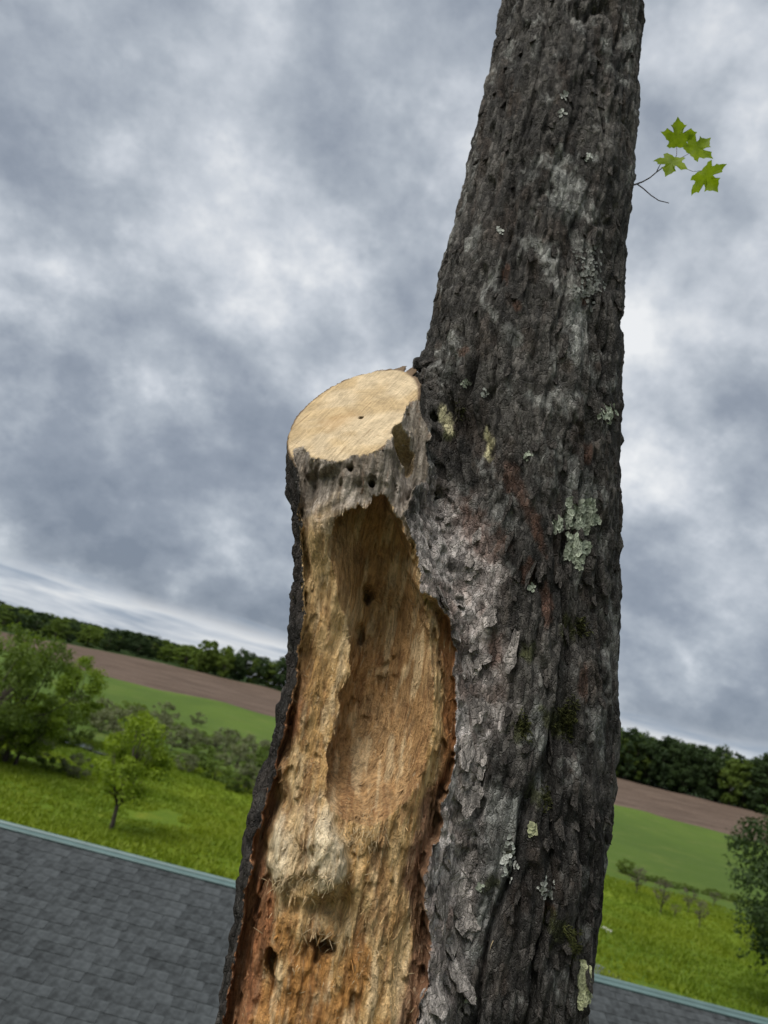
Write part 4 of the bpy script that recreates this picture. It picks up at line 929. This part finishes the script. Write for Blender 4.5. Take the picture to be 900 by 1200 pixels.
for (u, v, s, lb) in ((774, 1072, 1.0, 'tallest bare grey shrub in the wet pasture'), (806, 1070, .72, 'bare grey shrub just beyond the tallest one in the pasture'), (819, 1087, .75, 'thin bare shrub closest to the meadow grass'), (745, 1050, .9, 'pale faint bare shrub beside the trunk'), (790, 1076, .4, 'tiny bare bush between two bare shrubs'), (836, 1062, .5, 'small bare shrub near the dense dark tree')):
    plant_px('bare_shrub', 'bare_shrub', u, v, lb, 'shrub', s=s)
plant_px('green_shrub', ('gshrub', 0), 732, 1024, 'single dark bush in the open pasture beside the trunk', 'shrub', s=.55)
# hedge line along the old ditch
for k in range(14):
    p = gpoint(735 + k * 13, 1026 + k * 3.2 + random.uniform(-1, 1)); plant('hedge_bush', ('gshrub', k % 3), p[0], p[1], 'low bush in the sparse ditch line across the pasture', 'bush', 'low ditch bushes', s=random.uniform(.16, .28), sx=1.8)
# woods beyond the ploughed field
def az_of(u, v): q = ray(u, v); return math.atan2(q[0], q[1])
aR0, aR1 = az_of(640, 890), az_of(1010, 980); aL0, aL1 = az_of(225, 800), az_of(420, 840)
for row in range(3):
    cnt_ = 24
    for k in range(cnt_):
        t = (k + random.uniform(.1, .9)) / cnt_; a = aR0 + (aR1 - aR0) * t; dd = 336 + row * 9 + random.uniform(-3, 3)
        plant('wood_tree', ('wood' if random.random() < .78 else 'woodm', k % 3), dd * math.sin(a), dd * math.cos(a), 'dark broadleaf tree in the tall wood right behind the ploughed field', 'tree', 'trees of the tall dark wood', s=random.uniform(.98, 1.25) + .22 * t, sx=random.uniform(.8, 1.05))
for row in range(2):
    for k in range(17):
        t = (k + random.uniform(.1, .9)) / 17; a = aL0 + (aL1 - aL0) * t; dd = 338 + row * 8 + random.uniform(-3, 3)
        plant('hedgerow_tree', ('wood' if random.random() < .5 else 'woodm', k % 3), dd * math.sin(a), dd * math.cos(a), 'rounded tree in the gappy tree row between ploughed field and sky', 'tree', 'trees of the gappy row', s=random.uniform(.62, .90), sx=random.uniform(.9, 1.3))
aH0, aH1 = az_of(-150, 700), az_of(270, 800)
for k in range(260):
    a = aH0 + (aH1 - aH0) * ((k * .618034) % 1.0); dd = 345 + 420 * (k / 260) ** 1.0
    plant('hillside_tree', ('wood' if random.random() < .55 else 'woodm', k % 3), dd * math.sin(a), dd * math.cos(a), 'tree of the wooded hillside past the ploughed field', 'tree', 'trees on the far hillside', s=random.uniform(.5, .68), sx=random.uniform(1.3, 1.9))
# meadow grass tufts
def tufts(name, num, d0, d1, mat, hgt, seed, a0=-42, a1=42):
    rg = np.random.default_rng(seed); d_ = np.sqrt(rg.uniform(d0 * d0, d1 * d1, num)); a = np.radians(rg.uniform(a0, a1, num)); x = d_ * np.sin(a); y = d_ * np.cos(a)
    ok = fbm(x / 7, y / 7, seed, 3) > -.8; x = x[ok]; y = y[ok]; z = terrain(x, y); m_ = len(x); Vv = []; h_ = hgt * rg.uniform(.5, 1.3, m_) * (1 + .5 * fbm(x / 3, y / 3, seed + 3, 2))
    for b in range(3):
        th = rg.uniform(0, 6.28, m_); wx = np.cos(th) * .05; wy = np.sin(th) * .05; ln = rg.normal(0, .5, (m_, 2)) * h_[:, None]
        ox_ = rg.normal(0, .07, (m_, 2)); bx = x + ox_[:, 0]; by = y + ox_[:, 1]
        Vv.append(np.stack([np.stack([bx - wx, by - wy, z - .03], 1), np.stack([bx + wx, by + wy, z - .03], 1), np.stack([bx + ln[:, 0], by + ln[:, 1], z + h_], 1)], 1))
    Vv = np.concatenate(Vv).reshape(-1, 3); me = mesh(name, Vv, np.arange(len(Vv)).reshape(-1, 3), mat, False)
    at = me.attributes.new('rnd', 'FLOAT', 'POINT'); c = Vv.reshape(-1, 3, 3).mean(1); at.data.foreach_set('value', np.repeat(np.clip(.5 + .6 * fbm(c[:, 0] / 5, c[:, 1] / 5, seed + 9, 3), 0, 1), 3).astype(np.float32))
    tag(link(name, me), 'tall yellow-green meadow grass growing beyond the roof', 'grass', kind='stuff')
tufts('grass', 95000, 20, 80, mat_leaf('grass_blade', (.075, .140, .008), (.19, .235, .014), .3), .22, 701)
mb = MB()
for k, (u, v, s) in enumerate(((708, 1089, .16), (714, 1093, .20))):
    p = gpoint(u, v); vs, fs = [], []; rg = random.Random(k)
    for i in range(5):
        for j in range(8):
            a = j * math.pi / 4; b = -.5 + i * .5; r = s * math.cos(b * .75) * rg.uniform(.8, 1.15); vs.append((r * math.cos(a) * 1.3, r * math.sin(a), s * .45 * (1 + math.sin(b)) * rg.uniform(.85, 1.1)))
    for i in range(4):
        for j in range(8): fs.append((i * 8 + j, i * 8 + (j + 1) % 8, i * 8 + 8 + (j + 1) % 8, i * 8 + 8 + j))
    fs.append(tuple(range(32, 40)))
    me = bpy.data.meshes.new('boulder'); me.from_pydata(vs, [], fs); me.update(); me.materials.append(mat_plain('pale_stone', (.62, .62, .58), .9, .2, 6))
    tag(link('boulder', me, loc=(p[0], p[1], tz(p[0], p[1]) - .03)), 'pale stone lying in the meadow grass between trunk and bare shrubs', 'stone', 'pale stones in the meadow')

# ------------------------------------------------------------------ house: only its roof shows
ZR = 8 - 2.35
ra, rb = at_z(0, 966, ZR), at_z(900, 1199, ZR)
rdir = (rb - ra); rdir[2] = 0; rdir /= np.linalg.norm(rdir); perp = np.array([-rdir[1], rdir[0], 0])      # away from the camera
mid = ra + rdir * ((np.array([.3, 0, 0]) - ra) @ rdir); mid[2] = ZR
house = tag(empty('house', (mid[0], mid[1], 0)), 'house with a grey shingled roof and teal metal ridge behind the tree', 'house')
house.rotation_euler.z = math.atan2(rdir[1], rdir[0])
SL = math.radians(20); RUN = 5.9; LEN = 19.0
M_SHING = mat_plain('asphalt_shingle', (.044, .049, .051), .95, .38, 9, .5, .004, .2); M_TEAL = mat_plain('teal_metal', (.080, .130, .126), .5, .10, 3, spec=.5); M_SIDING = mat_plain('siding', (.42, .40, .36), .8, .12, 3)
M_DECK = mat_plain('roof_felt', (.03, .032, .034), .95, .2, 8)
def slope_pt(x, s, h, side=-1):      # x along the ridge, s down the slope, h above the deck
    return (x, side * (s * math.cos(SL) + (-h if False else 0) + h * math.sin(SL)), ZR - s * math.sin(SL) + h * math.cos(SL))
SLEN = RUN / math.cos(SL)
mb = MB()
v0 = [slope_pt(-LEN / 2, 0, -.02), slope_pt(LEN / 2, 0, -.02), slope_pt(LEN / 2, SLEN, -.02), slope_pt(-LEN / 2, SLEN, -.02), slope_pt(LEN / 2, SLEN, -.02, 1), slope_pt(-LEN / 2, SLEN, -.02, 1)]
mb.v = [list(p) for p in v0] + [(p[0], p[1], p[2] - .14) for p in v0]
mb.f = [[0, 3, 2, 1], [0, 1, 4, 5], [6, 7, 8, 9], [6, 11, 10, 7], [3, 9, 8, 2], [5, 4, 10, 11], [0, 5, 11, 6], [0, 6, 9, 3], [1, 2, 8, 7], [1, 7, 10, 4]]
roof = mb.build('roof', M_DECK, house, False)
EXPOS = .143
def shingle_mesh(w, th):
    L = EXPOS * 1.35; mb = MB(); k = .004
    prof = [(0, .004), (L, th + .004)]
    mb.v = []
    for x in (-w / 2 + .0015, w / 2 - .0015):
        for (s, h) in ((0, .0), (0, .003), (L - k, th + .003), (L, th), (L, .0)): mb.v.append((x, -s, h))
    mb.f = [[0, 1, 2, 3, 4], [9, 8, 7, 6, 5]] + [[i, 5 + i, 5 + (i + 1) % 5, (i + 1) % 5] for i in range(5)]
    me = bpy.data.meshes.new('shingle'); me.from_pydata(mb.v, [], mb.f); me.update(); me.materials.append(M_SHING); return me
widths = (.16, .24, .31, .38); SM = [[shingle_mesh(w, t) for t in (.007, .013)] for w in widths]
rots = [Matrix.Rotation(SL, 4, 'X')]
items = []; rs_ = random.Random(5)
for side in (-1, 1):
    for row in range(int(SLEN / EXPOS)):
        x = -LEN / 2 + rs_.uniform(0, .2)
        while x < LEN / 2 - .2:
            wi = rs_.randrange(4); ti = rs_.randrange(2); w = widths[wi]; items.append((side, row, x + w / 2, wi, ti)); x += w
HM = Matrix.Translation(house.location) @ Matrix.Rotation(house.rotation_euler.z, 4, 'Z')
scored = []
for it in items:
    side, row, x, wi, ti = it
    if side == 1: continue
    p = HM @ Vector(slope_pt(x, (row + .8) * EXPOS, .01)); u, v = project(list(p))
    lt = np.interp(v, [q[1] for q in left_stub], [q[0] for q in left_stub]); rt = np.interp(v, [q[1] for q in right_main], [q[0] for q in right_main])
    if -10 < u < 910 and v < 1210 and (u < lt + 8 or u > rt - 8): scored.append((-widths[wi] / (p - Vector(CAM)).length ** 2, it))
scored.sort(key=lambda a: a[0]); single = {it for _, it in scored[:300]}
print('visible shingles', len(scored))
big_v, big_f = [], []
for it in items:
    side, row, x, wi, ti = it; top = slope_pt(x, row * EXPOS, .002 + .0, side)
    Mx = Matrix.Translation(top) @ (Matrix.Rotation(SL, 4, 'X') if side == -1 else Matrix.Rotation(math.pi, 4, 'Z') @ Matrix.Rotation(SL, 4, 'X'))
    Mx = Mx @ Matrix.Translation((0, 0, .004)) @ Matrix.Rotation(math.radians(1.0), 4, 'X')
    if it in single:
        o = link('shingle', SM[wi][ti], roof); o.matrix_local = Mx
    else:
        b = len(big_v); me = SM[wi][ti]; big_v += [tuple(Mx @ v.co) for v in me.vertices]; big_f += [[b + i for i in p.vertices] for p in me.polygons]
me = bpy.data.meshes.new('shingles'); me.from_pydata(big_v, [], big_f); me.update(); me.materials.append(M_SHING); o = link('shingles', me, roof); o['kind'] = 'stuff'
mb = MB(); prof = [(-.110, -.030), (-.107, -.026), (-.058, -.008), (-.052, -.020), (-.040, -.018), (-.036, .004), (-.022, .020), (0, .026), (.022, .020), (.036, .004), (.040, -.018), (.11, -.03), (.105, -.05), (0, -.03), (-.105, -.045)]
ZT = ZR + .028; np_ = len(prof)
for x in (-LEN / 2 - .03, LEN / 2 + .03): mb.v += [(x, a, ZT + b) for a, b in prof]
mb.f = [[i, (i + 1) % np_, np_ + (i + 1) % np_, np_ + i] for i in range(np_)] + [list(range(np_))[::-1], list(range(np_, 2 * np_))]
mb.build('ridge_cap', M_TEAL, roof, False)
for side, nm in ((-1, 'wall'), (1, 'wall')):
    mb = MB(); yy = side * (RUN - .45); zt = ZR - (RUN - .45) * math.tan(SL) - .2; mb.box(0, yy, zt / 2 - .25, LEN - .8, .2, zt + .5); mb.build(nm, M_SIDING, house, False)
for sx_ in (-1, 1):
    mb = MB(); x0 = sx_ * (LEN / 2 - .4); yy = RUN - .56; zt = ZR - yy * math.tan(SL) - .2
    for x in (x0 - .1, x0 + .1): mb.v += [(x, -yy, -.5), (x, yy, -.5), (x, yy, zt), (x, 0, ZR - .2), (x, -yy, zt)]
    mb.f = [[0, 4, 3, 2, 1], [5, 6, 7, 8, 9]] + [[i, (i + 1) % 5, 5 + (i + 1) % 5, 5 + i] for i in range(5)]; mb.build('gable_wall', M_SIDING, house, False)
